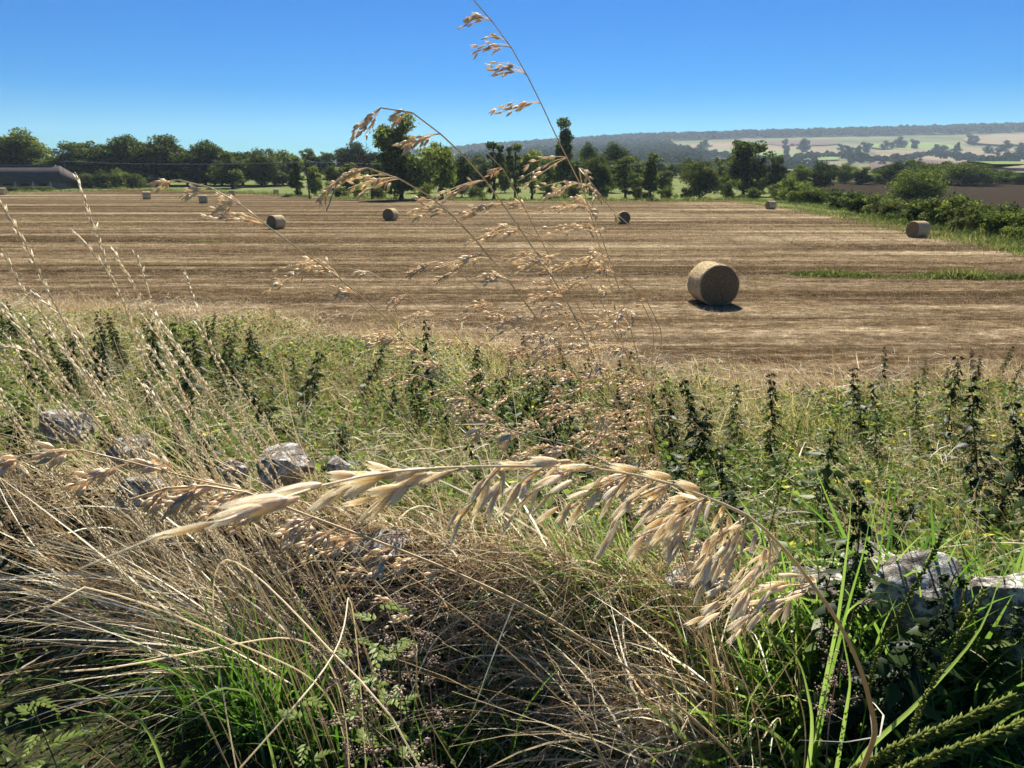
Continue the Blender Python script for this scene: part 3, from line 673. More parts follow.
tint = np.clip(rng.normal(.38, .22, n) + .42 * sst(5, 11, s) + .5 * (hmask(n, x * 2.1 + 9, y * 1.6) - .5), 0, 1)
ribbons(mb, np.c_[x, y, H(x, y) - .02], unit(np.c_[rng.normal(size=n) * .4 - .3, rng.normal(size=n) * .35 - .05, np.ones(n)]), L, rng.uniform(.005, .011, n) * np.clip(s / 5, .8, 1.6), rng.uniform(.05, .7, n), tint, 4)
tag(mb.build('bank_grass', M['verge']), 'green and yellowing grass filling the weedy bank beyond the stones', 'grass', kind='stuff')
mb = MB(); x, y, s = bank(95000, .15, 10.5, .9); n = len(x); g = hmask(n, x + 7, y + 3)
z = H(x, y) + rng.uniform(.02, .62, n) * (.35 + .75 * g)
dd = unit(np.c_[rng.normal(size=(n, 2)), rng.normal(size=n) * .4 - .15])
leaves(mb, np.c_[x, y, z], dd, rng.uniform(.03, .085, n), rng.uniform(.018, .045, n), np.where(rng.uniform(size=n) < .03, 1, np.clip(rng.normal(.5, .2, n), 0, .85)))
tag(mb.build('undergrowth', M['weed']), 'tangled low leafy undergrowth covering the bank between the nettles', 'undergrowth', kind='stuff')
# pale tall dead grass on the bank (fringe by the stubble)
mb = MB(); x, y, s = bank(13000, .4, 12.3, .8); n = len(x); sel = hmask(n, x * 1.7, y * 1.2 + 4) > .36; x, y, s = x[sel], y[sel], s[sel]; n = len(x)
p = curve_pts(np.c_[x, y, H(x, y)], unit(np.c_[rng.normal(size=n) * .35 - .45, rng.normal(size=n) * .3, np.ones(n)]), rng.uniform(.5, 1.0, n), rng.uniform(.05, .45, n), 5)
tubes(mb, p, .0022 * np.clip(s / 4, .8, 2), .001, np.clip(rng.normal(.6, .2, n), 0, 1))
m_ = rng.uniform(size=n) < .5; q = p[m_]; k = len(q)
for j in range(7):
    t = rng.uniform(.7, 1, k)[:, None]; a = q[:, 3] * (1 - (t - .6) / .4) + q[:, 5] * ((t - .6) / .4)
    seeds(mb, a, unit(q[:, 5] - q[:, 3]) + rng.normal(size=(k, 3)) * .4, rng.uniform(.015, .03, k), .004, .75)
tag(mb.build('dead_grass', M['dry']), 'thin bleached dead grass stems scattered through the weedy bank', 'grass', kind='stuff')

mb = MB(); x, y, s = bank(20000, .5, 12.5, .8); n = len(x); g = hmask(n, x * 1.4 + 2, y * 1.8); kk = g > .42; x, y, s = x[kk], y[kk], s[kk]; n = len(x)
ribbons(mb, np.c_[x, y, H(x, y) + rng.uniform(.12, .55, n)], unit(np.c_[rng.normal(size=n) - .5, rng.normal(size=n) * .6, rng.normal(size=n) * .25]), rng.uniform(.12, .4, n), rng.uniform(.004, .008, n), rng.uniform(.0, .5, n), np.clip(rng.normal(.68, .2, n), 0, 1), 3, bend=rng.normal(size=(n, 3)) * .2, facing=unit(np.c_[rng.normal(size=(n, 2)) * .6, np.ones(n)]))
tag(mb.build('fallen_grass', M['dry']), 'pale fallen grass lying matted over the weeds on the bank', 'grass', kind='stuff')
# nettles
def nettle_proto(seed, h=1.0):
    r = np.random.default_rng(seed); e = bpy.data.objects.new('nettle', None)
    n = 13; zz = np.linspace(-.02, h, n); bx = np.cumsum(r.normal(size=n) * .008); by = np.cumsum(r.normal(size=n) * .008)
    P = np.c_[bx, by, zz]; st = MB(); tubes(st, P[None], .0042, .0015, .5, 5)
    lf = MB(); sd = lf; nodes = 17
    for k in range(nodes):
        t = .12 + .87 * k / (nodes - 1); z = t * h; c = np.array([np.interp(z, zz, bx), np.interp(z, zz, by), z])
        a0 = (k % 2) * math.pi / 2 + r.normal() * .2; size = np.interp(t, [0, .3, .7, 1], [.06, .10, .085, .03])
        for s in (0, math.pi):
            if r.uniform() < .12: continue
            a = a0 + s; out = np.array([math.cos(a), math.sin(a), 0]); dr = r.uniform(-.9, -.1) + (.5 if t > .93 else 0)
            b = c + out * size * .25 + np.array([0, 0, -.005])
            leaves(lf, b[None], unit(out + np.array([0, 0, dr]))[None], size * r.uniform(.8, 1.2), size * r.uniform(.45, .6), float(np.clip(r.normal(.45, .2), 0, 1)), up=np.array([[r.normal() * .2, r.normal() * .2, 1.]]), fold=.35)
            if t > .3:
                for _ in range(4):
                    m = 7; dd = unit(out * r.uniform(.2, .7) + np.array([r.normal() * .3, r.normal() * .3, -1.0])); tt = np.linspace(.1, 1, m)[:, None]
                    ps = c + dd * size * .8 * tt + out * .01
                    seeds(sd, ps, np.repeat(dd[None], m, 0) + r.normal(size=(m, 3)) * .5, .013, .008, r.uniform(.1, .7, m))
        # small leaves in axils
        m = 3; leaves(lf, np.repeat(c[None], m, 0), np.c_[r.normal(size=(m, 2)), r.normal(size=m) * .3], size * .45, size * .22, .5)
    a = st.build('stem', M['nstem'], e); b = lf.build('foliage', M['nettle'], e)
    for q in (a, b): C.objects.unlink(q)
    return [('stem', a.data), ('foliage', b.data)]
NP = [nettle_proto(40 + i) for i in range(5)]
def nettle(p, h, label, group=None, lean=None, w=None, k=None):
    e = empty('nettle', p, label, 'nettle', group)
    for nm, me in NP[random.randrange(5) if k is None else k]:
        o = bpy.data.objects.new(nm, me); C.objects.link(o); o.parent = e
    w = w or h ** .5 * 1.3
    e.scale = (w, w, h); l = lean or (random.gauss(0, .17), random.gauss(-.1, .17))
    e.rotation_euler = (l[0], l[1], random.uniform(0, 6.28)); return e
def nettle_px(px, ty, by, dist, label, **kw):
    """nettle whose top shows at (px, ty), standing at forward distance dist"""
    d = ray(px, ty); t = dist / d[1]; top = CAM + d * t; z0 = float(H(top[0], top[1]))
    return nettle((top[0], top[1], z0), max(.3, top[2] - z0), label, **kw)
NS = [(186, 322, 9, 'tall dark nettle rising left of centre in front of the pale stubble'), (178, 335, 7, 'dark nettle close behind the left stones with drooping leaves'),
      (284, 330, 8.5, 'nettle leaning left among pale grass, left of centre'), (299, 352, 7, 'shorter nettle just right of the left leaning one'),
      (433, 320, 9.0, 'tallest thin nettle standing dark against the stubble in the middle'), (477, 347, 9.5, 'thin nettle just right of the tallest middle nettle'),
      (349, 340, 9, 'slim nettle between the leaning one and the tallest middle one'), (745, 366, 6, 'dark leaning nettle with heavy tassels below the largest bale'),
      (783, 374, 6.5, 'upright dark nettle right of the heavy leaning nettle'), (838, 414, 4.6, 'dark drooping nettle head with a few yellow leaves'),
      (690, 390, 6.0, 'leafy nettle left of the heavy leaning nettle'), (680, 405, 5.6, 'bushy nettle below the largest bale, left side'),
      (873, 478, 3.3, 'big leaved dark nettle growing behind the large wall rock'), (965, 352, 7.5, 'tall slender nettle at the right, above the rocks'),
      (1001, 378, 5.5, 'dark nettle near the right edge above the rocks'), (993, 400, 5.0, 'low dark nettle beside the right edge'),
     
      (876, 368, 8, 'nettle standing in the grass right of the drooping head'), (545, 385, 6, 'nettle among tan stalks just right of centre')]
for i, (px, ty, dd, lb) in enumerate(NS):
    nettle_px(px, ty, 0, dd, lb, k=i % 5, w=1.75 if dd > 4 else 1.2)
for (x_, y_, h_, ln, lb) in [(3.35, 4.0, 1.35, -.32, 'arching nettle top entering from the right edge against the stubble'), (3.3, 4.3, 1.15, -.3, 'second nettle top at the right edge, below the arching one')]:
    nettle((x_, y_, float(H(x_, y_))), h_, lb, lean=(0, ln), k=2)
for i, (px, ty, dd, lb, ww) in enumerate([(850, 520, 2.0, 'leafy nettle at the left end of the big cracked rock', 1.3), (870, 482, 1.98, 'tallest leafy nettle rising beside the big cracked rock', 1.15), (897, 540, 1.95, 'leafy nettle leaning right before the big cracked rock', 1.2), (832, 575, 1.95, 'small dark nettle in front of the flat slab', 1.2), (1010, 620, 1.85, 'low weed before the rock at the right edge', 1.2), (720, 470, 3.1, 'leafy nettle behind the hanging oat seeds', 1.3), (765, 450, 3.4, 'nettle beyond the bend of the big ear stem', 1.3), (20, 405, 3.9, 'leafy nettle left of the leftmost stone', 1.5), (95, 415, 3.9, 'leafy nettle between the two leftmost stones', 1.4), (205, 430, 3.6, 'leafy nettle left of the rounded boulder', 1.4), (160, 425, 3.9, 'leafy nettle behind the second stone', 1.4), (330, 425, 3.7, 'leafy nettle behind the small pale stone', 1.3), (20, 500, 3.2, 'dark leafy nettle below the left end of the wall', 1.4), (70, 490, 3.3, 'dark leafy nettle in front of the leftmost stone', 1.3)]):
    nettle_px(px, ty, 0, dd, lb, k=i % 5, w=ww)
cnt = 0
while cnt < 240:
    s = random.uniform(.9, 10); x = random.uniform(-1.15, .74) * (s + 3.2); y = float(wall_y(max(-14, min(x, 3.4)))) + s
    if math.sin(x * 1.1 + 1) + math.sin(y * .9 + x * .4) + random.gauss(0, .35) < .25: continue
    h = random.uniform(.35, 1.15) * (1 - .25 * (s > 7))
    if s < 2: h *= .6
    nettle((x, y, float(H(x, y))), h, 'dark green nettle among the mass of weeds on the bank between stones and stubble', 'nettles massed on the bank'); cnt += 1

# ------------------------------------------------------------------ wall stones
def stone(px, py, dist, sx, sy, label, seed, yaw=0, sq=.8, tilt=0):
    r = np.random.default_rng(seed); bm = bmesh.new(); bmesh.ops.create_icosphere(bm, subdivisions=5, radius=1)
    V = np.array([v.co[:] for v in bm.verts]); 
    for _ in range(15):
        nrm = unit(r.normal(size=3)); off = r.uniform(.5, .84); dd = V @ nrm - off; V -= np.outer(np.clip(dd, 0, None) * .985, nrm)
    from mathutils import noise as mn
    for i, v in enumerate(V):
        q = Vector(v * 1.7 + seed); k = mn.fractal(q, 1.0, 2.0, 5) * .05 + mn.ridged_multi_fractal(Vector(v * 2.3 + seed), 1, 2, 4, 1, 2) * -.035
        V[i] = v * (1 + k)
    dep = dist; k = dep / FPX; V *= np.array([sx * k / 2, sx * k / 2 * sq, sy * k / 2])
    for v, c in zip(bm.verts, V): v.co = c
    me = bpy.data.meshes.new('wall_stone'); bm.to_mesh(me); bm.free(); me.materials.append(M['stone'])
    for p in me.polygons: p.use_smooth = True
    o = bpy.data.objects.new('wall_stone', me); C.objects.link(o); o.location = at(px, py, dist); o.rotation_euler = (tilt, tilt * .4, yaw)
    return tag(o, label, 'stone', 'stones of the tumbled wall')
stone(64, 427, 3.85, 62, 50, 'pale lichen covered stone furthest left on the tumbled wall', 1, .3, tilt=.25)
stone(134, 452, 3.6, 62, 44, 'flat topped pale stone second from the left on the wall', 2, -.3)
stone(146, 492, 3.5, 54, 48, 'dark shaded stone tucked under the second stone', 3, .5)
stone(280, 468, 3.35, 72, 62, 'rounded grey boulder capping the wall left of centre', 4, .2)
stone(338, 470, 3.35, 34, 32, 'small pale stone just right of the rounded boulder', 5)
stone(236, 472, 3.45, 40, 30, 'small low stone just left of the rounded boulder', 12, .6)
stone(385, 545, 3.2, 70, 46, 'brownish stone half buried in dead stems below the small stone', 6, .4)
stone(818, 584, 2.6, 76, 44, 'flat pinkish slab behind green blades on the right', 8, .3, .9)
stone(922, 606, 2.42, 118, 118, 'large cracked grey rock in the wall at the right', 9, .2)
stone(1022, 622, 2.32, 112, 112, 'large grey rock at the right edge beside the cracked one', 10, -.4)
stone(700, 575, 2.7, 80, 50, 'low stone in shade behind the hanging oat seeds', 11, .5)
stone(870, 560, 2.62, 70, 40, 'small pale stone behind the big cracked rock', 14, .5)
stone(968, 612, 2.6, 60, 84, 'added rock standing in for the dark gap between the two large rocks', 21, .8)  # rock added to stand in for the dark gap between its neighbours
# continuation out of the right side
stone(1150, 640, 2.2, 150, 130, 'grey rock continuing the wall past the right edge', 17, .5)

# ------------------------------------------------------------------ near verge vegetation
SKEEP = [(hit(64, 427)[:2], .2)]
def near(n, x0, x1, s0, s1, L, lean, w, droop, tint, mat_mb, kind='rib', segs=6, spread=.3, sink=.02, seedf=0, seg_w=1, bias=None):
    x = rng.uniform(x0, x1, n); s = rng.uniform(s0, s1, n); y = wall_y(x) + s
    root = np.c_[x, y, H(x, y) - sink]
    d = unit(np.c_[rng.normal(size=n) * spread + lean[0], rng.normal(size=n) * spread + lean[1], np.abs(rng.normal(size=n) * .15 + lean[2])])
    LL = rng.uniform(*L, n); dr = rng.uniform(*droop, n); tt = np.clip(rng.normal(tint[0], tint[1], n), 0, 1)
    bend = rng.normal(size=(n, 3)) * .18
    if kind == 'rib': p = ribbons(mat_mb, root, d, LL, rng.uniform(*w, n), dr, tt, segs, bend)
    else:
        p = curve_pts(root, d, LL, dr, segs, bend)
        p[:, 1:-1] += rng.normal(size=p[:, 1:-1].shape) * .006
        tubes(mat_mb, p, rng.uniform(*w, n) / 2, .0006, tt)
    if seedf:
        q = p[rng.uniform(size=n) < seedf]; k = len(q)
        if k:
            for j in range(9):
                t = rng.uniform(0, 1, k)[:, None]; a = q[:, -3] * (1 - t) + q[:, -1] * t
                tn = unit(q[:, -1] - q[:, -3]); dv = unit(tn * .9 + rng.normal(size=(k, 3)) * .35 + np.array([-.2, 0, -.35]))
                off = rng.uniform(0, .02, k)[:, None]
                seeds(mat_mb, a + dv * off, dv, rng.uniform(.008, .014, k), .0028, np.clip(rng.normal(.62, .18, k), 0, 1))
    return p
def tuss(mb, px, py, n, lean, spread, L, w, droop, tint, kind='tube', rad=.12, seedf=0, segs=7, bendk=.22, P=None):
    p0 = hit(px, py) if P is None else P
    xy = p0[:2] + rng.normal(size=(n, 2)) * rad * np.array([1, .6]); root = np.c_[xy, H(xy[:, 0], xy[:, 1]) - .02]
    d = unit(rng.normal(size=(n, 3)) * spread + np.array(lean)); d[:, 2] = np.abs(d[:, 2]) + .05; d = unit(d)
    LL = rng.uniform(*L, n); dr = rng.uniform(*droop, n); tt = np.clip(rng.normal(tint[0], tint[1], n), 0, 1); bend = rng.normal(size=(n, 3)) * bendk
    if kind == 'rib': p = ribbons(mb, root, d, LL, rng.uniform(*w, n), dr, tt, segs, bend)
    else:
        p = curve_pts(root, d, LL, dr, segs, bend); p[:, 1:-1] += rng.normal(size=p[:, 1:-1].shape) * .005
        tubes(mb, p, rng.uniform(*w, n) / 2, .0007, tt)
    q = p[rng.uniform(size=n) < seedf]; k = len(q)
    if k:
        for j in range(16):
            t = rng.uniform(0, 2, k)[:, None]; a = np.where(t < 1, q[:, -3] * (1 - t) + q[:, -2] * t, q[:, -2] * (2 - t) + q[:, -1] * (t - 1))
            tn = unit(q[:, -1] - q[:, -3]); dv = unit(tn * .9 + rng.normal(size=(k, 3)) * .35 + np.array([-.2, 0, -.35]))
            seeds(mb, a + dv * rng.uniform(0, .025, k)[:, None], dv, rng.uniform(.010, .017, k), .0034, np.clip(rng.normal(.68, .18, k), 0, 1))
dry = MB()
W1 = (.004, .0072); W2 = (.0028, .005)
# fans of straw rooted at the wall foot, leaning left
for (px, py, n) in [(345, 690, 330), (285, 655, 330), (225, 640, 300), (150, 625, 260), (60, 600, 240), (-40, 585, 260), (-140, 575, 260)]:
    tuss(dry, px, py, int(n * .36), (-.95, .05, .7), .24, (.55, 1.2), W1, (.05, .4), (.76, .2), seedf=.12, rad=.13)
    tuss(dry, px, py, int(n * .36), (-.9, .0, .8), .28, (.5, 1.2), (.005, .010), (.1, .7), (.78, .2), 'rib', rad=.13)
for (px, py, n) in [(300, 600, 160), (200, 590, 160), (90, 580, 160), (0, 570, 160)]:
    tuss(dry, px, py, n, (-.6, .1, .9), .25, (.5, 1.0), W1, (.05, .35), (.78, .15), seedf=.45, rad=.15)
# centre right fans
for (px, py, n) in [(700, 765, 360), (660, 735, 200), (620, 690, 110), (745, 740, 260), (560, 650, 120)]:
    tuss(dry, px, py, int(n * .45), (-.6, .1, .9), .26, (.4, .9), W1, (.15, .8), (.66, .25), seedf=.2, rad=.12)
    tuss(dry, px, py, int(n * .3), (-.6, .1, .9), .3, (.4, .9), (.005, .010), (.2, .9), (.66, .25), 'rib', rad=.12)
for (px, py, n) in [(690, 660, 300), (640, 640, 260), (580, 620, 200), (740, 660, 240)]:
    tuss(dry, px, py, int(n * .5), (-.35, -.1, 1), .26, (.3, .6), W2, (.2, .9), (.62, .25), seedf=.2, rad=.12)
for (px, py, n) in [(385, 600, 120), (470, 625, 140), (205, 610, 110), (146, 560, 90), (560, 640, 120), (20, 560, 90)]:
    tuss(dry, px, py, n, (-.45, 0, 1), .3, (.45, .85), W1, (.15, .8), (.72, .22), seedf=.3, rad=.14)
    tuss(dry, px, py, n // 2, (-.45, 0, 1), .4, (.35, .75), (.005, .009), (.3, 1.1), (.72, .22), 'rib', rad=.14)
near(350, -.1, 1.35, -.3, .35, (.35, .75), (-.85, -.2, .6), W2, (.2, .9), (.6, .2), dry, 'tube', spread=.33, seedf=.35)
near(350, -2.8, -.1, -.3, .4, (.4, .9), (-.9, -.2, .6), W2, (.1, .6), (.6, .2), dry, 'tube', spread=.33, seedf=.3)
near(200, -.9, .2, -.35, .3, (.3, .65), (-.5, -.3, .7), W2, (.2, .9), (.6, .22), dry, 'tube', spread=.4, seedf=.4)
near(500, -2.8, 1.4, -.4, .3, (.2, .5), (-.6, -.3, .6), (.004, .008), (.2, 1.), (.55, .25), dry, 'rib', spread=.5)
tuss(dry, 980, 660, 90, (-.4, -.1, 1), .4, (.25, .55), (.004, .008), (.2, .9), (.7, .2), 'rib', rad=.2)
tuss(dry, 890, 650, 50, (-.4, -.1, 1), .4, (.25, .5), (.003, .006), (.2, .9), (.6, .2), 'rib', rad=.15)
near(300, 1.1, 2.6, -.35, .25, (.15, .45), (-.5, -.5, .5), W2, (.3, .8), (.7, .2), dry, 'tube', spread=.5)
near(120, -1.6, 1.2, -1.2, -.5, (.3, .8), (-.8, -.1, .6), W2, (.1, .7), (.65, .25), dry, 'tube', spread=.6)
near(600, -2.8, 1.6, -.3, .5, (.1, .3), (-.3, -.2, .15), (.003, .007), (.0, .5), (.5, .25), dry, 'rib', spread=.6, sink=-.03)
tag(dry.build('dry_grass', M['dry']), 'tangle of straw coloured dry grass leaning left over the tumbled wall', 'dry grass', kind='stuff')
rust = MB()
near(500, -1.0, .5, -.4, .3, (.2, .5), (-.3, -.3, .8), (.0018, .003), (.1, .8), (.45, .2), rust, 'tube', spread=.5)
near(400, -.5, 1.2, -.35, .25, (.2, .5), (-.3, -.3, .8), (.0018, .003), (.1, .8), (.5, .2), rust, 'tube', spread=.5)
q = near(620, -1.0, .6, -.5, .15, (.25, .5), (-.3, -.3, .8), (.0018, .003), (.1, .6), (.5, .2), rust, 'tube', spread=.45)
for j in range(16):
    t = rng.uniform(0, 1, len(q))[:, None]; a = q[:, 3] * (1 - t) + q[:, -1] * t
    seeds(rust, a + rng.normal(size=a.shape) * .008, rng.normal(size=a.shape), rng.uniform(.006, .012, len(a)), .007, np.clip(rng.normal(.6, .2, len(a)), 0, 1))
tag(rust.build('dead_weeds', M['rust']), 'fine reddish brown dead weed stems with crumbly seed heads in the centre', 'dead weeds', kind='stuff')
gr = MB()
for (px, py, n) in [(780, 740, 130), (830, 720, 120), (860, 690, 110), (800, 690, 120), (750, 700, 90), (900, 720, 110), (960, 740, 110), (1010, 730, 90), (850, 765, 90), (930, 680, 90), (890, 655, 60), (985, 670, 90), (1020, 690, 70)]:
    tuss(gr, px, py, int(n * 1.3), (-.2, .05, 1), .36, (.28, .68), (.009, .019), (.05, .8), (.66, .24), 'rib', rad=.13)
for (px, py, n) in [(265, 740, 110), (230, 720, 90), (300, 740, 90), (205, 700, 60), (330, 760, 50)]:
    tuss(gr, px, py, n, (-.15, .05, 1), .28, (.35, .72), (.006, .012), (.05, .7), (.38, .2), 'rib', rad=.08)  # lower left tufts: shade put into the colour by a darker tint
for (px, py, n) in [(400, 760, 70), (470, 750, 80), (530, 765, 80), (600, 770, 80), (660, 770, 60), (440, 700, 50), (520, 700, 60)]:
    tuss(gr, px, py, n, (-.1, 0, 1), .4, (.2, .55), (.006, .013), (.1, .9), (.38, .2), 'rib', rad=.14)
for (px, py, n) in [(600, 640, 90), (640, 650, 90), (560, 620, 70), (610, 600, 60)]:
    tuss(gr, px, py, n, (-.4, .0, .9), .28, (.35, .65), (.003, .008), (.1, .8), (.75, .2), 'rib', rad=.1)
near(1100, 1.0, 2.6, -.9, -.1, (.15, .4), (-.25, -.1, 1), (.005, .011), (.1, 1), (.5, .25), gr, 'rib', spread=.45)
near(900, -2.8, 1.6, -1.8, -.3, (.12, .32), (-.1, -.1, 1), (.004, .01), (.2, 1.2), (.12, .14), gr, 'rib', spread=.5)  # very low tint paints the verge floor's shade into these short blades
near(350, .1, 1.0, -.45, .1, (.2, .45), (-.3, -.3, .8), (.003, .007), (.2, 1), (.65, .25), gr, 'rib', spread=.35)
tag(gr.build('green_grass', M['green']), 'green grass blades growing in front of the wall at the verge', 'grass', kind='stuff')
lw = MB(); n = 9000; x = rng.uniform(-2.8, 2.6, n); s = .5 - 2.0 * rng.uniform(0, 1, n) ** 1.6; y = wall_y(x) + s
hgt = np.interp(s, [-1.5, -.3, .5], [.12, .22, .32]); z = H(x, y) + rng.uniform(0, 1, n) * hgt
leaves(lw, np.c_[x, y, z], np.c_[rng.normal(size=(n, 2)), rng.normal(size=n) * .5], rng.uniform(.015, .05, n), rng.uniform(.01, .024, n), np.clip(rng.normal(.45, .2, n), 0, .85))
tag(lw.build('verge_weeds', M['weed']), 'small leafy weeds creeping over the verge floor and wall foot', 'weeds', kind='stuff')

# lobed grey green leaf plants
def lobed_plant(px, py, dist, size, label):
    p = at(px, py, dist); base = np.array([p[0] + .03, p[1] + .05, float(H(p[0], p[1]))])
    e = empty('mugwort', base, label, 'plant'); q = p - base
    st = MB(); tubes(st, spline([(0, 0, 0), tuple(q * .55 + np.array([.02, 0, 0])), tuple(q)], 8)[None], .003, .0015, .5, 5); st.build('stem', M['nstem'], e)
    for k in range(7):
        lf = MB(); a = k * 2.4; o = q * (1 - .07 * k); dr = unit(np.array([math.cos(a), math.sin(a) - .3, .25]))
        L = size * random.uniform(.7, 1.1); side = unit(np.cross(dr, [0, 0, 1])); m = 9
        for j in range(m):
            t = .15 + .8 * j / (m - 1); b = o + dr * L * t - np.array([0, 0, L * .35 * t * t]); sg = -1 if j % 2 else 1
            dj = unit(dr * (.8 + t) + side * sg * 1.1 * (1 - .5 * t)); leaves(lf, b[None], dj[None], L * .42 * (1.1 - .5 * t), L * .15, .6 + .2 * random.random(), up=np.array([[0, -.3, 1.]]))
        lf.build('leaf', M['weed'], e)
for a in [(376, 604, 2.15, .1, 'lobed pale green mugwort plant in the dark centre gap'), (352, 640, 2.0, .08, 'small lobed plant left below the pale mugwort'), (300, 700, 1.75, .07, 'small lobed plant near the bottom left of centre'), (395, 640, 1.9, .06, 'small dark lobed plant in the gap below the mugwort'), (30, 700, 1.9, .08, 'dark lobed weed in the shade at the bottom left')]:
    lobed_plant(*a)

# ------------------------------------------------------------------ oat grass stalks with panicles
def to_ground(P):
    q = P[-1].copy(); d = unit(P[-1] - P[-2]); d[2] = min(d[2], -.45); out = []
    for k in range(60):
        q = q + d * .03; d = unit(d + np.array([0, .01, -.03]))
        if q[2] < H(q[0], q[1]): break
        if k % 8 == 7: out.append(q.copy())
    return P + out + [np.array([q[0], q[1], float(H(q[0], q[1])) - .01])]
def stalk(name, pts, label, cat, plen, nbr, blen, nsp, ssz, r0=.0018, wind=(-.6, 0, -.75), side=0, tint=.6, group=None, seed=0, swidth=.27):
    """pts: from tip to root (px, py, dist); plen: share of the length that carries the panicle"""
    P = [at(*p) if len(p) == 3 else np.array(p[0]) for p in pts]
    if P[-1][2] > H(P[-1][0], P[-1][1]) + .02: P = to_ground(P)
    P = P[::-1]; S = spline(P, 64); root = S[0].copy(); S = S - root
    e = empty(name, root, label, cat, group); r = np.random.default_rng(seed + 100)
    t = np.linspace(0, 1, 64); mb = MB()
    tubes(mb, S[None], r0 * 1.35, r0 * .5, min(1, tint * 1.05 + .1), 5); mb.build('stem', M['herostem'], e, True)
    wind = np.array(wind)
    nbr = int(nbr * 1.35)
    for k in range(nbr):
        u = 1 - plen * (k + .3 * r.uniform()) / nbr; i = int(u * 63); o = S[i]; tn = unit(S[min(i + 1, 63)] - S[max(i - 1, 0)])
        bl = blen * (.45 + .75 * math.sin(math.pi * min(1, (1 - u) / plen * .8 + .15))) * r.uniform(.7, 1.25)
        if u > .97: bl *= .6
        out = unit(tn * .9 + r.normal(size=3) * .25 + wind * .25); b = MB()
        for m in range(4 if bl > .03 else 2):
            dd = unit(out + r.normal(size=3) * .22); L = bl * r.uniform(.55, 1.0)
            tt = np.linspace(0, 1, 8)[:, None]; pth = o + dd * L * tt + (wind * .75) * L * tt ** 1.8
            tubes(b, pth[None], r0 * .34, r0 * .2, tint, 3)
            ns = max(2, int(nsp * r.uniform(.8, 1.3) / 1.5))
            for j in range(ns):
                v = .35 + .65 * (j + r.uniform()) / ns; c = pth[int(v * 7)]; pd = unit(pth[min(7, int(v * 7) + 1)] - pth[int(v * 7) - 1])
                sd = unit(pd * .8 + r.normal(size=3) * .28 + wind * .25); s = ssz * 1.15 * r.uniform(.75, 1.2)
                tubes(b, np.array([[c, c + sd * s * .15, c + sd * s * .3]]), r0 * .12, r0 * .1, tint, 3)
                c2 = c + sd * s * .25
                for g_ in range(2): seeds(b, c2[None], (sd + r.normal(size=3) * .12)[None], s, s * swidth, float(np.clip(r.normal(tint + .15, .15), 0, 1)))
        b.build('seed_branch', M['hero'], e)
    return e
G = 'tall oat grass stalks leaning left'
stalk('oat_stalk', [(470, -4, .95), (505, 38, .97), (532, 85, 1.0), (558, 140, 1.03), (583, 190, 1.06), (610, 262, 1.12), (636, 350, 1.25), (655, 450, 1.45), (700, 610, 1.9)], 'tallest oat grass stalk crossing the sky up to the top edge', 'grass stalk', .56, 22, .075, 8, .0105, .0015, group=G, seed=1)
stalk('oat_stalk', [(357, 128, .85), (372, 112, .86), (396, 105, .87), (425, 122, .88), (452, 144, .9), (482, 176, .93), (515, 222, .97), (560, 290, 1.03), (600, 370, 1.15), (640, 455, 1.35), (720, 640, 1.9)], 'oat grass stalk whose drooping head crosses the tallest tree', 'grass stalk', .42, 15, .065, 10, .0105, .0018, group=G, seed=2)
stalk('oat_stalk', [(326, 212, .85), (330, 192, .85), (347, 174, .86), (370, 168, .86), (395, 177, .87), (425, 193, .89), (455, 218, .92), (500, 270, .97), (545, 330, 1.05), (592, 400, 1.2), (640, 470, 1.4), (735, 660, 1.9)], 'oat grass stalk arching over beneath the tallest tree, tip hanging at the left', 'grass stalk', .42, 14, .06, 10, .0105, .0018, group=G, seed=3)
stalk('oat_stalk', [(146, 184, .9), (162, 180, .9), (196, 183, .9), (228, 196, .9), (262, 222, .92), (300, 250, .95), (335, 275, 1.), (390, 322, 1.07), (450, 378, 1.18), (508, 430, 1.3), (620, 530, 1.6), (740, 680, 1.95)], 'long low leaning oat stalk reaching left across the stubble', 'grass stalk', .36, 14, .05, 11, .010, .0017, group=G, seed=4, wind=(-.7, 0, -.5))
stalk('oat_stalk', [(410, 266, 1.), (430, 261, 1.), (455, 270, 1.02), (485, 295, 1.05), (520, 335, 1.1), (560, 385, 1.2), (600, 440, 1.35), (680, 600, 1.8)], 'short feathery oat stalk over the middle of the stubble', 'grass stalk', .4, 13, .05, 12, .009, .0012, group=G, seed=5, tint=.5)
stalk('oat_stalk', [(498, 226, 1.05), (520, 230, 1.05), (548, 243, 1.07), (572, 262, 1.1), (595, 292, 1.13), (620, 340, 1.2), (650, 430, 1.4), (700, 600, 1.85)], 'arching oat stalk right of the middle whose seeds fall toward the right', 'grass stalk', .45, 11, .05, 9, .0095, .0012, group=G, seed=6)
stalk('oat_stalk', [(486, 152, 1.1), (500, 165, 1.1), (520, 200, 1.12), (545, 248, 1.15), (580, 310, 1.2), (612, 390, 1.3), (650, 470, 1.5), (710, 640, 1.9)], 'tan oat stalk with sparse seeds close behind the tallest stalk', 'grass stalk', .2, 5, .05, 8, .0095, .0015, group=G, seed=7, tint=.45)
stalk('oat_stalk', [(345, 268, 1.1), (370, 272, 1.1), (392, 286, 1.1), (415, 298, 1.15), (470, 350, 1.25), (540, 430, 1.5), (640, 560, 1.9)], 'faint oat stalk over the stubble just left of centre', 'grass stalk', .4, 10, .04, 9, .009, .0011, group=G, seed=8)
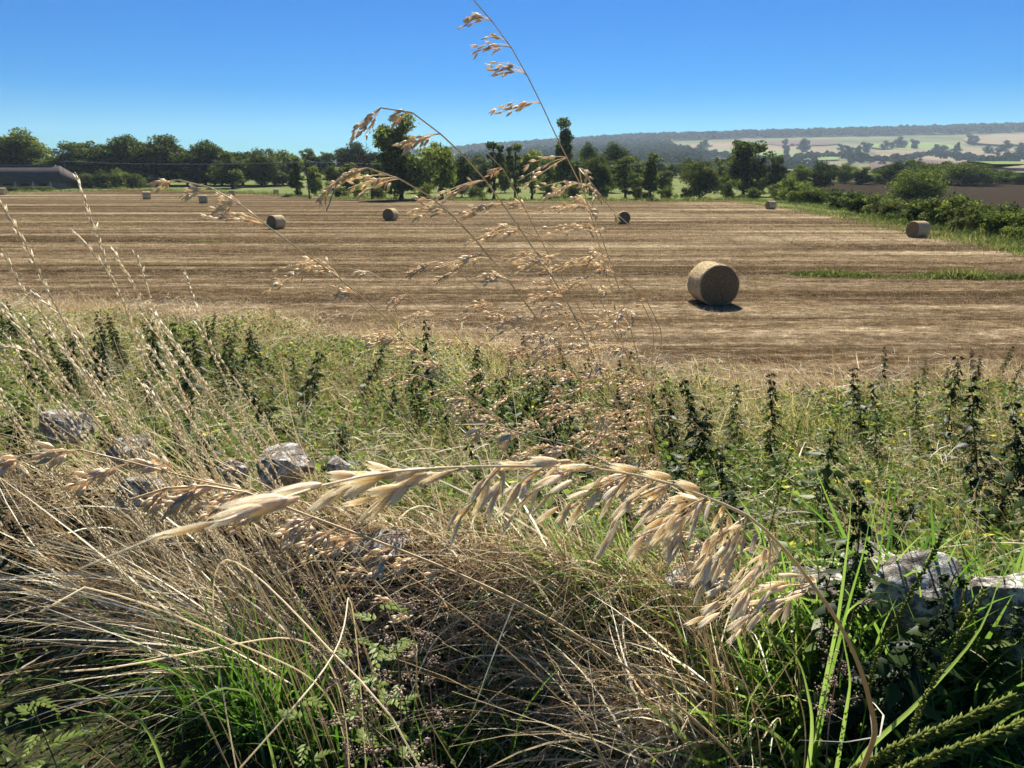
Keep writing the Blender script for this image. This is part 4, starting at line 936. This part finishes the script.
stalk('oat_stalk', [(380, 385, 1.2), (400, 373, 1.2), (430, 380, 1.22), (470, 400, 1.27), (530, 440, 1.4), (600, 500, 1.6), (690, 620, 1.9)], 'oat stalk drooping over the weeds just below the stubble edge', 'grass stalk', .26, 7, .04, 6, .009, .0012, group=G, seed=9)
stalk('oat_stalk', [(455, 425, .8), (485, 424, .8), (520, 433, .8), (560, 443, .82), (620, 470, .9), (700, 540, 1.1), (790, 680, 1.7)], 'pale oat stalk just above the large blurred ear', 'grass stalk', .4, 12, .04, 10, .011, .0014, group=G, seed=10)
stalk('oat_stalk', [(-20, 472, .62), (20, 456, .62), (80, 450, .63), (130, 462, .65), (190, 478, .7), (250, 492, .8), (330, 530, 1.), (470, 620, 1.5), (560, 700, 1.9)], 'oat stalk hanging in from the left edge over the stones', 'grass stalk', .22, 11, .04, 7, .015, .0014, group=G, seed=11, tint=.5)
stalk('oat_stalk', [(130, 500, .7), (180, 486, .7), (235, 490, .72), (300, 513, .75), (360, 535, .8), (430, 562, .85), (520, 603, .95), (600, 650, 1.1), (700, 725, 1.4)], 'thick yellow stalk running down to the right with tan seeds at its left end', 'grass stalk', .16, 10, .035, 7, .012, .0026, group=G, seed=12, tint=.5)
stalk('oat_stalk', [(215, 460, 1.0), (290, 500, 1.), (340, 545, 1.05), (400, 610, 1.1), (420, 700, 1.3), (460, 775, 1.5)], 'thin pale stem falling to the bottom edge left of centre', 'grass stalk', .25, 6, .04, 7, .009, .0014, group=G, seed=13)
stalk('oat_stalk', [(632, 228, 1.0), (614, 212, 1.), (592, 184, 1.), (578, 168, 1.02), (588, 205, 1.05), (604, 262, 1.12), (625, 350, 1.25), (648, 450, 1.45), (700, 620, 1.9)], 'oat stalk whose head bends over to the right beside the tallest stalk', 'grass stalk', .2, 9, .035, 7, .0095, .0012, group=G, seed=14, wind=(.2, 0, -.8))
rr = np.random.default_rng(77)
for i in range(10):   # background brown leaning stems around the middle
    x0 = rr.uniform(520, 660); y0 = rr.uniform(255, 400); xb = 640 + rr.uniform(-60, 120)
    stalk('bare_stalk', [(x0 - 40, y0 + 2, 1.3), (x0 - 15, y0 + 6, 1.3), (x0 + 15, y0 + 45, 1.35), ((x0 + xb) / 2 + 12, (y0 + 470) / 2, 1.5), (xb, 470, 1.7), (xb + 50, 620, 2.1)], 'thin brown grass stalk in the sheaf leaning left across the middle', 'grass stalk', .08, 2, .025, 3, .008, .0015, group='thin brown stalks in the middle sheaf', seed=20 + i, tint=.4)

# bleached spiky stalks on the left
def spike_stalk(pts, label, ear=.42, r0=.0017, ssz=.0115, seed=0, mat='hero', group='bleached spiky grass stalks on the left', name='spiky_stalk', tint=.95, dens=120, rows=2, wd=.26, spread=.2):
    P = [at(*p) for p in pts]
    if P[-1][2] > H(P[-1][0], P[-1][1]) + .02: P = to_ground(P)
    P = P[::-1]; S = spline(P, 90); root = S[0].copy(); S -= root; r = np.random.default_rng(seed + 300)
    e = empty(name, root, label, 'grass stalk', group)
    mb = MB(); tubes(mb, S[None], r0, r0 * .4, tint * .8, 5); mb.build('stem', M['herostem'] if mat == 'hero' else M['green'], e, True)
    b = MB(); n = dens; u = np.linspace(1 - ear, .995, n); i = (u * 89).astype(int); c = S[i] + (S[np.minimum(i + 1, 89)] - S[i]) * ((u * 89) % 1)[:, None]
    tn = unit(S[np.minimum(i + 1, 89)] - S[np.maximum(i - 1, 0)])
    for k in range(rows):
        sd = unit(np.cross(tn, [0.2, 1, .1] if rows < 3 else r.normal(size=(n, 3)))) * np.where(np.arange(n) % 2, 1, -1)[:, None]
        seeds(b, c, tn + sd * spread + r.normal(size=(n, 3)) * .16, ssz * r.uniform(.8, 1.2, n), ssz * wd, np.clip(r.normal(tint, .12, n), 0, 1))
    b.build('seed_head', M[mat], e)
    return e
LS = [([(-5, 195, .8), (22, 238, .82), (45, 285, .85), (80, 350, .95), (140, 440, 1.2), (240, 560, 1.7)], 'leftmost tall bleached spiky stalk at the left edge'),
      ([(75, 172, .9), (88, 210, .9), (103, 255, .92), (122, 300, 1.), (150, 380, 1.15), (210, 480, 1.5), (300, 600, 1.95)], 'tallest upright spiky stalk left of the barn pole'),
      ([(2, 250, .85), (20, 285, .87), (55, 330, .95), (110, 410, 1.15), (200, 520, 1.5), (280, 620, 1.9)], 'spiky stalk leaning left from low on the left edge'),
      ([(70, 228, .95), (95, 255, .97), (115, 285, 1.), (135, 330, 1.1), (180, 430, 1.4), (260, 590, 1.95)], 'spiky stalk just right of the upright one'),
      ([(110, 246, 1.), (125, 270, 1.), (145, 305, 1.05), (165, 350, 1.15), (200, 440, 1.4), (290, 600, 1.95)], 'spiky stalk over the stubble, second from the right of the left sheaf'),
      ([(134, 248, 1.), (144, 278, 1.02), (155, 315, 1.1), (180, 390, 1.25), (230, 500, 1.6), (300, 610, 1.95)], 'rightmost spiky stalk of the left sheaf'),
      ([(-10, 300, .75), (30, 340, .8), (80, 400, .95), (150, 480, 1.2), (250, 590, 1.7)], 'low thick spiky stalk crossing the left weeds'),
      ([(-10, 345, .7), (25, 350, .75), (60, 385, .85), (120, 450, 1.1), (220, 570, 1.6)], 'short curled spiky stalk at the left edge above the stones'),
      ([(0, 130 + 170, .9), (14, 320, .9), (50, 375, 1.), (100, 450, 1.2), (200, 570, 1.7)], 'thin spiky stalk between the low thick stalk and the leftmost one'),
      ([(30, 290, 1.), (75, 330, 1.), (115, 385, 1.1), (165, 460, 1.35), (250, 580, 1.8)], 'pale spiky stalk above the left pair of stones'),
      ([(185, 270, 1.2), (200, 320, 1.2), (225, 380, 1.3), (270, 460, 1.6), (310, 560, 2.0)], 'faint spiky stalk right of the left sheaf')]
for i, (p, lb) in enumerate(LS): spike_stalk(p, lb, seed=i)
for i in range(26):
    x0 = rr.uniform(-60, 200); y0 = rr.uniform(300, 400); k = rr.uniform(.9, 1.4)
    spike_stalk([(x0, y0, k), (x0 + 25, y0 + 35, k), (x0 + 70, y0 + 100, k * 1.15), (x0 + 150, y0 + 210, min(2.0, k * 1.5))], 'bleached thin stalk in the sheaf leaning left over the left stones', .35, .0016, .012, seed=40 + i, group='thin bleached stalks in the left sheaf', dens=60)
# green seed spikes bottom right
spike_stalk([(1015, 698, 1.0), (960, 722, 1.0), (900, 748, 1.02), (830, 785, 1.1)], 'upper thick green seed spike slanting across the bottom right corner', .75, .003, .014, seed=81, mat='spikegreen', group='green seed spikes at the bottom right', name='seed_spike', tint=.5, dens=300, rows=7, wd=.5, spread=.8)
spike_stalk([(1030, 722, .95), (970, 745, .95), (900, 775, 1.), (860, 800, 1.05)], 'lower thick green seed spike in the bottom right corner', .75, .003, .014, seed=82, mat='spikegreen', group='green seed spikes at the bottom right', name='seed_spike', tint=.6, dens=280, rows=7, wd=.5, spread=.8)
spike_stalk([(944, 528, 1.35), (932, 556, 1.35), (912, 592, 1.4), (880, 650, 1.6), (860, 740, 1.9)], 'slim green seed spike standing before the cracked rock', .45, .002, .011, seed=83, mat='spikegreen', group='green seed spikes at the bottom right', name='seed_spike', tint=.45, dens=90, rows=4, wd=.5, spread=.7)
spike_stalk([(985, 590, 1.25), (965, 625, 1.25), (940, 670, 1.3), (900, 760, 1.6)], 'green seed spike bending over the foot of the right rock', .5, .002, .012, seed=84, mat='spikegreen', group='green seed spikes at the bottom right', name='seed_spike', tint=.7, dens=90, rows=4, wd=.5, spread=.7)
spike_stalk([(800, 420, 1.6), (785, 470, 1.6), (770, 530, 1.7), (760, 620, 2.0)], 'thin green grass spike above the flat slab', .3, .0014, .008, seed=85, mat='spikegreen', group='green seed spikes at the bottom right', name='seed_spike', tint=.4, dens=60, rows=3, wd=.4, spread=.5)

# single broad blades
def blade(pts, w, label, mat='green', tint=.6):
    P = [at(*p) for p in pts]; q = P[-1].copy(); gz = float(H(q[0], q[1]))
    if q[2] > gz + .02: P.append(np.array([q[0], q[1] + .03, gz]))
    S = spline(P[::-1], 28); root = S[0].copy(); S -= root; tn = unit(np.gradient(S, axis=0))
    sd = unit(np.cross(tn, unit(-(S + root - CAM)) + np.array([.4, 0, .5]))); up = np.cross(tn, sd); t = np.linspace(0, 1, 28)[:, None]; ww = w * np.clip(np.minimum(.4 + t * 3, 1) * (1 - t ** 3), .03, 1) / 2
    v = np.stack([S - sd * ww + up * ww * .3, S, S + sd * ww + up * ww * .3], 1); idx = np.arange(84).reshape(28, 3)
    f = np.concatenate([np.stack([idx[:-1, k], idx[:-1, k + 1], idx[1:, k + 1], idx[1:, k]], -1) for k in (0, 1)])
    mb = MB(); mb.add(v, f, tint); o = mb.build('grass_blade', M[mat], smooth=True); o.location = root
    return tag(o, label, 'grass blade')
blade([(140, 765, 1.2), (165, 725, 1.2), (200, 698, 1.25), (240, 690, 1.4), (270, 745, 1.7)], .010, 'long pale green blade arching down to the bottom edge left of centre', tint=.9)
blade([(851, 490, 1.9), (850, 520, 1.9), (846, 560, 1.95), (838, 620, 2.0), (826, 680, 2.1)], .014, 'bright upright green blade before the dark big leaved nettle', tint=.8)
blade([(872, 505, 1.9), (866, 540, 1.9), (850, 600, 2.0), (830, 680, 2.1)], .012, 'second green blade right of the bright upright one', tint=.6)
blade([(800, 740, .9), (840, 742, .9), (878, 738, .92), (886, 722, .95), (878, 708, 1.), (872, 760, 1.3)], .009, 'curled dry papery leaf on the big ear stem near the bottom', 'dry', .95)
blade([(1005, 560, 1.4), (985, 620, 1.4), (930, 690, 1.45), (860, 760, 1.6)], .012, 'broad pale blade leaning over the right rocks', tint=.9)
blade([(700, 640, 1.6), (735, 625, 1.6), (780, 640, 1.65), (810, 700, 1.8)], .013, 'wide blade bent over among the green tuft', tint=.9)
blade([(900, 640, 1.5), (885, 590, 1.5), (862, 600, 1.55), (850, 690, 1.8)], .012, 'drooping grey green blade left of the cracked rock', tint=.8)
blade([(0, 680, 1.3), (40, 678, 1.3), (90, 690, 1.4), (140, 720, 1.6)], .009, 'pale blade lying in the shade at the lower left', tint=.95)
blade([(780, 660, 1.3), (755, 690, 1.3), (748, 735, 1.4), (770, 790, 1.6)], .011, 'green blade bending left beside the big ear stem', tint=.7)
# pale bent straws across the dark hollow
for i, (p, lb) in enumerate([([(40, 612, .9), (75, 590, .9), (130, 600, 1.), (230, 640, 1.2), (330, 700, 1.6)], 'looped pale straw at the lower left'), ([(60, 672, 1.), (110, 668, 1.), (180, 655, 1.1), (300, 640, 1.4)], 'straight pale straw crossing the left shade'), ([(240, 768, .9), (300, 700, .95), (330, 660, 1.1), (350, 600, 1.6)], 'pale straw rising from the bottom edge'), ([(420, 768, .9), (400, 730, .9), (330, 650, 1.), (230, 560, 1.3)], 'long straw slanting through the lower left')]):
    P = [at(*q) for q in p]; q = P[-1].copy(); P.append(np.array([q[0], q[1] + .05, float(H(q[0], q[1] + .05))])); S = spline(P[::-1], 30); root = S[0].copy()
    mb = MB(); tubes(mb, (S - root)[None], .0016, .0012, .8, 5); o = mb.build('bent_straw', M['dry'], smooth=True); o.location = root; tag(o, lb, 'straw')
# dried seed plant bottom
def dried_plant(px, py, dist, label, seed, h=.22):
    r = np.random.default_rng(seed); top = at(px, py, dist); base = np.array([top[0] + .03, top[1] + .06, float(H(top[0], top[1]))])
    e = empty('dried_dock', base, label, 'dead plant'); T = top - base; mb = MB(); sd = MB()
    S = spline([(0, 0, 0), tuple(T * .6 + r.normal(size=3) * .02), tuple(T)], 16); tubes(mb, S[None], .0022, .001, .5, 5)
    for k in range(12):
        i = r.integers(7, 16); o = S[i]; d = unit(np.array([r.normal() * 1.0, r.normal() * .8, .9])); L = r.uniform(.03, .1); tt = np.linspace(0, 1, 6)[:, None]; pt = o + d * L * tt
        tubes(mb, pt[None], .0009, .0006, .5, 3); c = pt[r.integers(2, 6, 26)] + r.normal(size=(26, 3)) * .007; sd = MB()
        seeds(sd, c, r.normal(size=(26, 3)), r.uniform(.005, .010, 26), .006, np.clip(r.normal(.65, .2, 26), 0, 1)); sd.build('seed_head', M['rust'], e)
    mb.build('stem', M['rust'], e)
for i, (px, py, d, lb) in enumerate([(372, 722, 1.3, 'crumbly brown seed head plant at the bottom left of centre'), (398, 652, 1.5, 'small reddish seed plant above the bottom one'), (345, 742, 1.2, 'low brown seed plant touching the bottom edge'), (430, 738, 1.3, 'brown seed plant right of the bottom one'), (330, 590, 1.9, 'reddish seed plant in the centre left tangle'), (855, 605, 1.9, 'pale pinkish dry seed head left of the cracked rock'), (420, 590, 1.9, 'brown seed plant behind the mugwort')]):
    dried_plant(px, py, d, lb, 60 + i)

# ------------------------------------------------------------------ the large blurred ear in front
def husk(seed):
    r = np.random.default_rng(seed); mb = MB()
    for g in range(3):
        n, k = 8, 9; V = []; off = [(0, 0), (.09, .04), (-.08, .05)][g]; ln = [1., .93, .86][g]; op = [0, .13, -.13][g]
        for j in range(k):
            t = j / (k - 1); rad = .115 * (math.sin(math.pi * min(1, t ** .75 * .97 + .03)) ** .8) * (1 - .35 * t) + .004
            for i in range(n):
                a = 2 * math.pi * i / n; rr_ = rad * (1 + .12 * math.cos(4 * a + g))
                V.append((off[0] * math.sin(math.pi * t * .7) + op * t * t * .35 + rr_ * math.cos(a), off[1] * t + rr_ * .75 * math.sin(a), t * ln))
        idx = np.arange(n * k).reshape(k, n); nx = np.roll(idx, -1, 1)
        f = np.stack([idx[:-1], nx[:-1], nx[1:], idx[1:]], -1).reshape(-1, 4)
        tt = np.repeat(np.linspace(.45, .9, k) + r.normal() * .1, n) + r.normal(size=n * k) * .05
        mb.add(V, f, np.clip(tt, 0, 1))
    tubes(mb, np.array([[[0, 0, .9], [.05, 0, 1.05], [.12, .02, 1.22]]]), .012, .003, .7, 3)
    o = mb.build('spikelet', M['husk'], smooth=True); me = o.data; bpy.data.objects.remove(o); return me
HUSK = [husk(i) for i in range(5)]
ax_px = [(80, 569, .150), (143, 541, .155), (213, 524, .165), (280, 499, .18), (340, 481, .20), (400, 471, .22), (460, 467, .235), (520, 466, .25), (577, 467, .265), (630, 474, .28), (671, 484, .29), (707, 498, .30), (748, 516, .315), (783, 548, .33), (812, 584, .35), (841, 627, .38), (861, 671, .42), (871, 708, .46), (875, 731, .49), (866, 760, .53), (845, 800, .60), (850, 880, .75)]
P = [at(*p) for p in ax_px]; q = P[-1]; P.append(np.array([q[0] + .05, q[1] + .15, float(H(q[0] + .05, q[1] + .15)) - .01]))
S = spline(P, 150)[::-1]; root = S[0].copy(); S = S - root
ear = empty('oat_ear', root, 'big pale drooping oat ear arching close in front of the camera', 'grass ear')
mb = MB(); tt = np.linspace(0, 1, 150)[None, :, None]
def tube_r(mb, p, rad, tint, sides=7):
    k = len(p); tan = unit(np.gradient(p, axis=0)); a = unit(np.cross(tan, [.3, .27, .9])); b = np.cross(tan, a)
    v = np.stack([p + rad[:, None] * (math.cos(2 * math.pi * q / sides) * a + math.sin(2 * math.pi * q / sides) * b) for q in range(sides)], 1)
    idx = np.arange(k * sides).reshape(k, sides); nx = np.roll(idx, -1, 1); mb.add(v, np.stack([idx[:-1], nx[:-1], nx[1:], idx[1:]], -1).reshape(-1, 4), np.repeat(tint, sides))
dist_r = np.array([np.dot(p + root - CAM, FW) for p in S])
pxr = np.interp(dist_r, [.15, .2, .28, .35, .46, .6], [1.1, 1.2, 1.4, 1.8, 2.5, 2.6]); rad = pxr / FPX * dist_r
tube_r(mb, S, rad, np.interp(dist_r, [.15, .3, .45, .6], [.9, .75, .45, .5])); mb.build('stem', M['herostem'], ear, True)
rh = np.random.default_rng(5)
def place_husk(pos, d, L, wid=1.0, k=None):
    o = bpy.data.objects.new('spikelet', HUSK[rh.integers(0, 5) if k is None else k]); C.objects.link(o); o.parent = ear
    d = Vector(unit(np.asarray(d))); o.location = pos; qt = d.to_track_quat('Z', 'Y'); o.rotation_mode = 'QUATERNION'
    from mathutils import Quaternion
    o.rotation_quaternion = qt @ Quaternion((0, 0, 1), rh.uniform(0, 6.28)); o.scale = (L * wid, L * wid, L)
def cluster(p0, d0, tips, n, Lpx=30, jit=5):
    n = int(n * 1.75 + .5); jit *= 1.6
    """branch in picture terms: p0 on the axis at distance d0, through tips [(x,y,dd)], n husks along it"""
    P = [at(p0[0], p0[1], d0)] + [at(x, y, d0 + dd) for x, y, dd in tips]; B = spline(P, 24) - root
    mb = MB(); tubes(mb, B[None], .0004, .00022, .6, 5); mb.build('branch', M['herostem'], ear, True)
    for j in range(n):
        u = .12 + .86 * j / max(1, n - 1); i = min(22, int(u * 23)); L = Lpx * rh.uniform(.85, 1.15) / FPX * d0
        tn = unit(B[i + 1] - B[i]); d = unit(tn + rh.normal(size=3) * np.array([.22, .3, .22]) + np.array([-.05, 0, -.15]))
        off = rh.normal(size=3) * jit * .5 / FPX * d0
        st = B[i] + off; 
        if np.linalg.norm(off) > .0008:
            pd = MB(); tubes(pd, np.array([[B[max(0, i - 3)], (B[max(0, i - 3)] + st) / 2 + off * .2, st]]), .0002, .00018, .6, 3); pd.build('pedicel', M['herostem'], ear)
        place_husk(st, d, L, rh.uniform(.5, .72))
CL = [((812, 584), .35, [(790, 592, -.005), (762, 607, -.01), (735, 632, -.012)], 7, 27, 7),
      ((812, 584), .35, [(770, 588, .0), (730, 602, .0), (700, 622, .0)], 6, 26, 6),
      ((805, 577), .345, [(795, 592, .01), (782, 612, .01)], 3, 24, 5),
      ((783, 548), .33, [(772, 562, 0), (756, 580, -.004), (738, 600, -.008)], 7, 27, 8),
      ((783, 548), .33, [(762, 560, .01), (735, 585, .01), (712, 602, .01)], 6, 27, 8),
      ((765, 528), .325, [(770, 545, 0), (768, 562, 0)], 3, 24, 5),
      ((748, 516), .315, [(742, 535, 0), (730, 558, 0), (712, 585, 0)], 8, 28, 9),
      ((748, 516), .315, [(728, 530, -.006), (712, 552, -.008), (704, 572, -.01)], 6, 28, 8),
      ((725, 506), .31, [(722, 522, .005), (716, 545, .005)], 4, 25, 6),
      ((707, 498), .30, [(690, 505, 0), (668, 522, 0), (645, 548, 0)], 8, 29, 9),
      ((707, 498), .30, [(695, 512, -.005), (682, 530, -.006), (672, 552, -.008)], 6, 28, 7),
      ((707, 498), .30, [(688, 500, .006), (665, 508, .01), (650, 522, .01)], 5, 27, 7),
      ((671, 484), .29, [(652, 490, 0), (628, 506, 0), (606, 540, 0)], 7, 30, 6),
      ((671, 484), .29, [(660, 494, .006), (650, 506, .006)], 3, 26, 5),
      ((630, 474), .28, [(612, 482, 0), (590, 494, 0), (563, 512, 0)], 7, 30, 6),
      ((630, 474), .28, [(622, 484, 0), (614, 496, 0)], 2, 28, 3),
      ((577, 467), .265, [(555, 476, 0), (535, 490, 0), (518, 505, 0)], 6, 32, 6),
      ((545, 467), .258, [(528, 476, 0), (510, 497, 0)], 3, 32, 4),
      ((500, 468), .245, [(490, 478, 0), (476, 498, 0), (460, 520, 0)], 5, 34, 5),
      ((505, 468), .248, [(500, 482, 0), (492, 500, 0)], 2, 33, 3),
      ((465, 468), .235, [(440, 474, 0), (405, 484, 0), (372, 503, 0)], 6, 40, 4),
      ((440, 468), .23, [(405, 474, 0), (370, 478, 0), (345, 485, 0)], 5, 42, 3),
      ((600, 469), .27, [(570, 462, 0), (540, 463, 0), (515, 464, 0)], 5, 32, 3),
      ((400, 471), .22, [(365, 481, 0), (330, 487, 0)], 4, 44, 3)]
for c in CL: cluster(*c)
for (x0, y0, x1, y1, dd, wd) in [(288, 499, 214, 508, .178, 1.0), (300, 497, 236, 518, .18, .85), (262, 506, 200, 527, .172, .75), (322, 484, 262, 497, .192, .9), (216, 522, 142, 542, .16, .45), (385, 474, 335, 484, .215, .9), (640, 470, 606, 466, .275, .7), (672, 478, 640, 470, .285, .7), (700, 490, 672, 480, .295, .7), (560, 462, 525, 461, .258, .75), (590, 466, 556, 468, .262, .75)]:
    a = at(x0, y0, dd) - root; b = at(x1, y1, dd * .985) - root; place_husk(a, b - a, np.linalg.norm(b - a), wd)

# ------------------------------------------------------------------ haze
mb = MB(); boxm(mb, -4500, 4500, -300, 3400, -1.2, 230)
hz = mb.build('haze', M['wood']); hz.data.materials.clear()
m, nt, N, L = nmat('haze_air'); pv = N.new('ShaderNodeVolumePrincipled'); pv.inputs['Density'].default_value = .0001
pv.inputs['Color'].default_value = (.66, .82, .97, 1); pv.inputs['Anisotropy'].default_value = .2
o = N.new('ShaderNodeOutputMaterial'); L.new(pv.outputs[0], o.inputs['Volume']); hz.data.materials.append(m)
tag(hz, 'thin blue haze filling the air toward the far hills', 'haze', kind='stuff')

# ------------------------------------------------------------------ light
SUN_EL, SUN_AZ = R(43), R(6)
w = bpy.data.worlds.new('World'); scene.world = w; w.use_nodes = True
nt = w.node_tree; bg = nt.nodes['Background']; sky = nt.nodes.new('ShaderNodeTexSky'); sky.sky_type = 'NISHITA'; sky.sun_disc = False
sky.sun_elevation = SUN_EL; sky.sun_rotation = SUN_AZ; sky.air_density = 1.0; sky.dust_density = .0; sky.ozone_density = 4; sky.altitude = 100
hs = nt.nodes.new('ShaderNodeHueSaturation'); hs.inputs['Saturation'].default_value = 2.0; hs.inputs['Value'].default_value = .72
nt.links.new(sky.outputs[0], hs.inputs['Color']); tn_ = nt.nodes.new('ShaderNodeMix'); tn_.data_type = 'RGBA'; tn_.blend_type = 'MULTIPLY'; tn_.inputs[0].default_value = 1; tn_.inputs[7].default_value = (.41, .79, 1.06, 1)
nt.links.new(hs.outputs[0], tn_.inputs[6]); nt.links.new(tn_.outputs[2], bg.inputs[0]); bg.inputs[1].default_value = .05
sl = bpy.data.lights.new('sun', 'SUN'); sl.energy = 5; sl.angle = R(.55); sl.color = (1, .95, .87)
so = bpy.data.objects.new('sun', sl); C.objects.link(so); so.rotation_euler = (-(R(90) - SUN_EL), 0, -SUN_AZ)
vs = scene.view_settings; vs.view_transform = 'Standard'; vs.look = 'None'; vs.gamma = 1; vs.exposure = 1.25
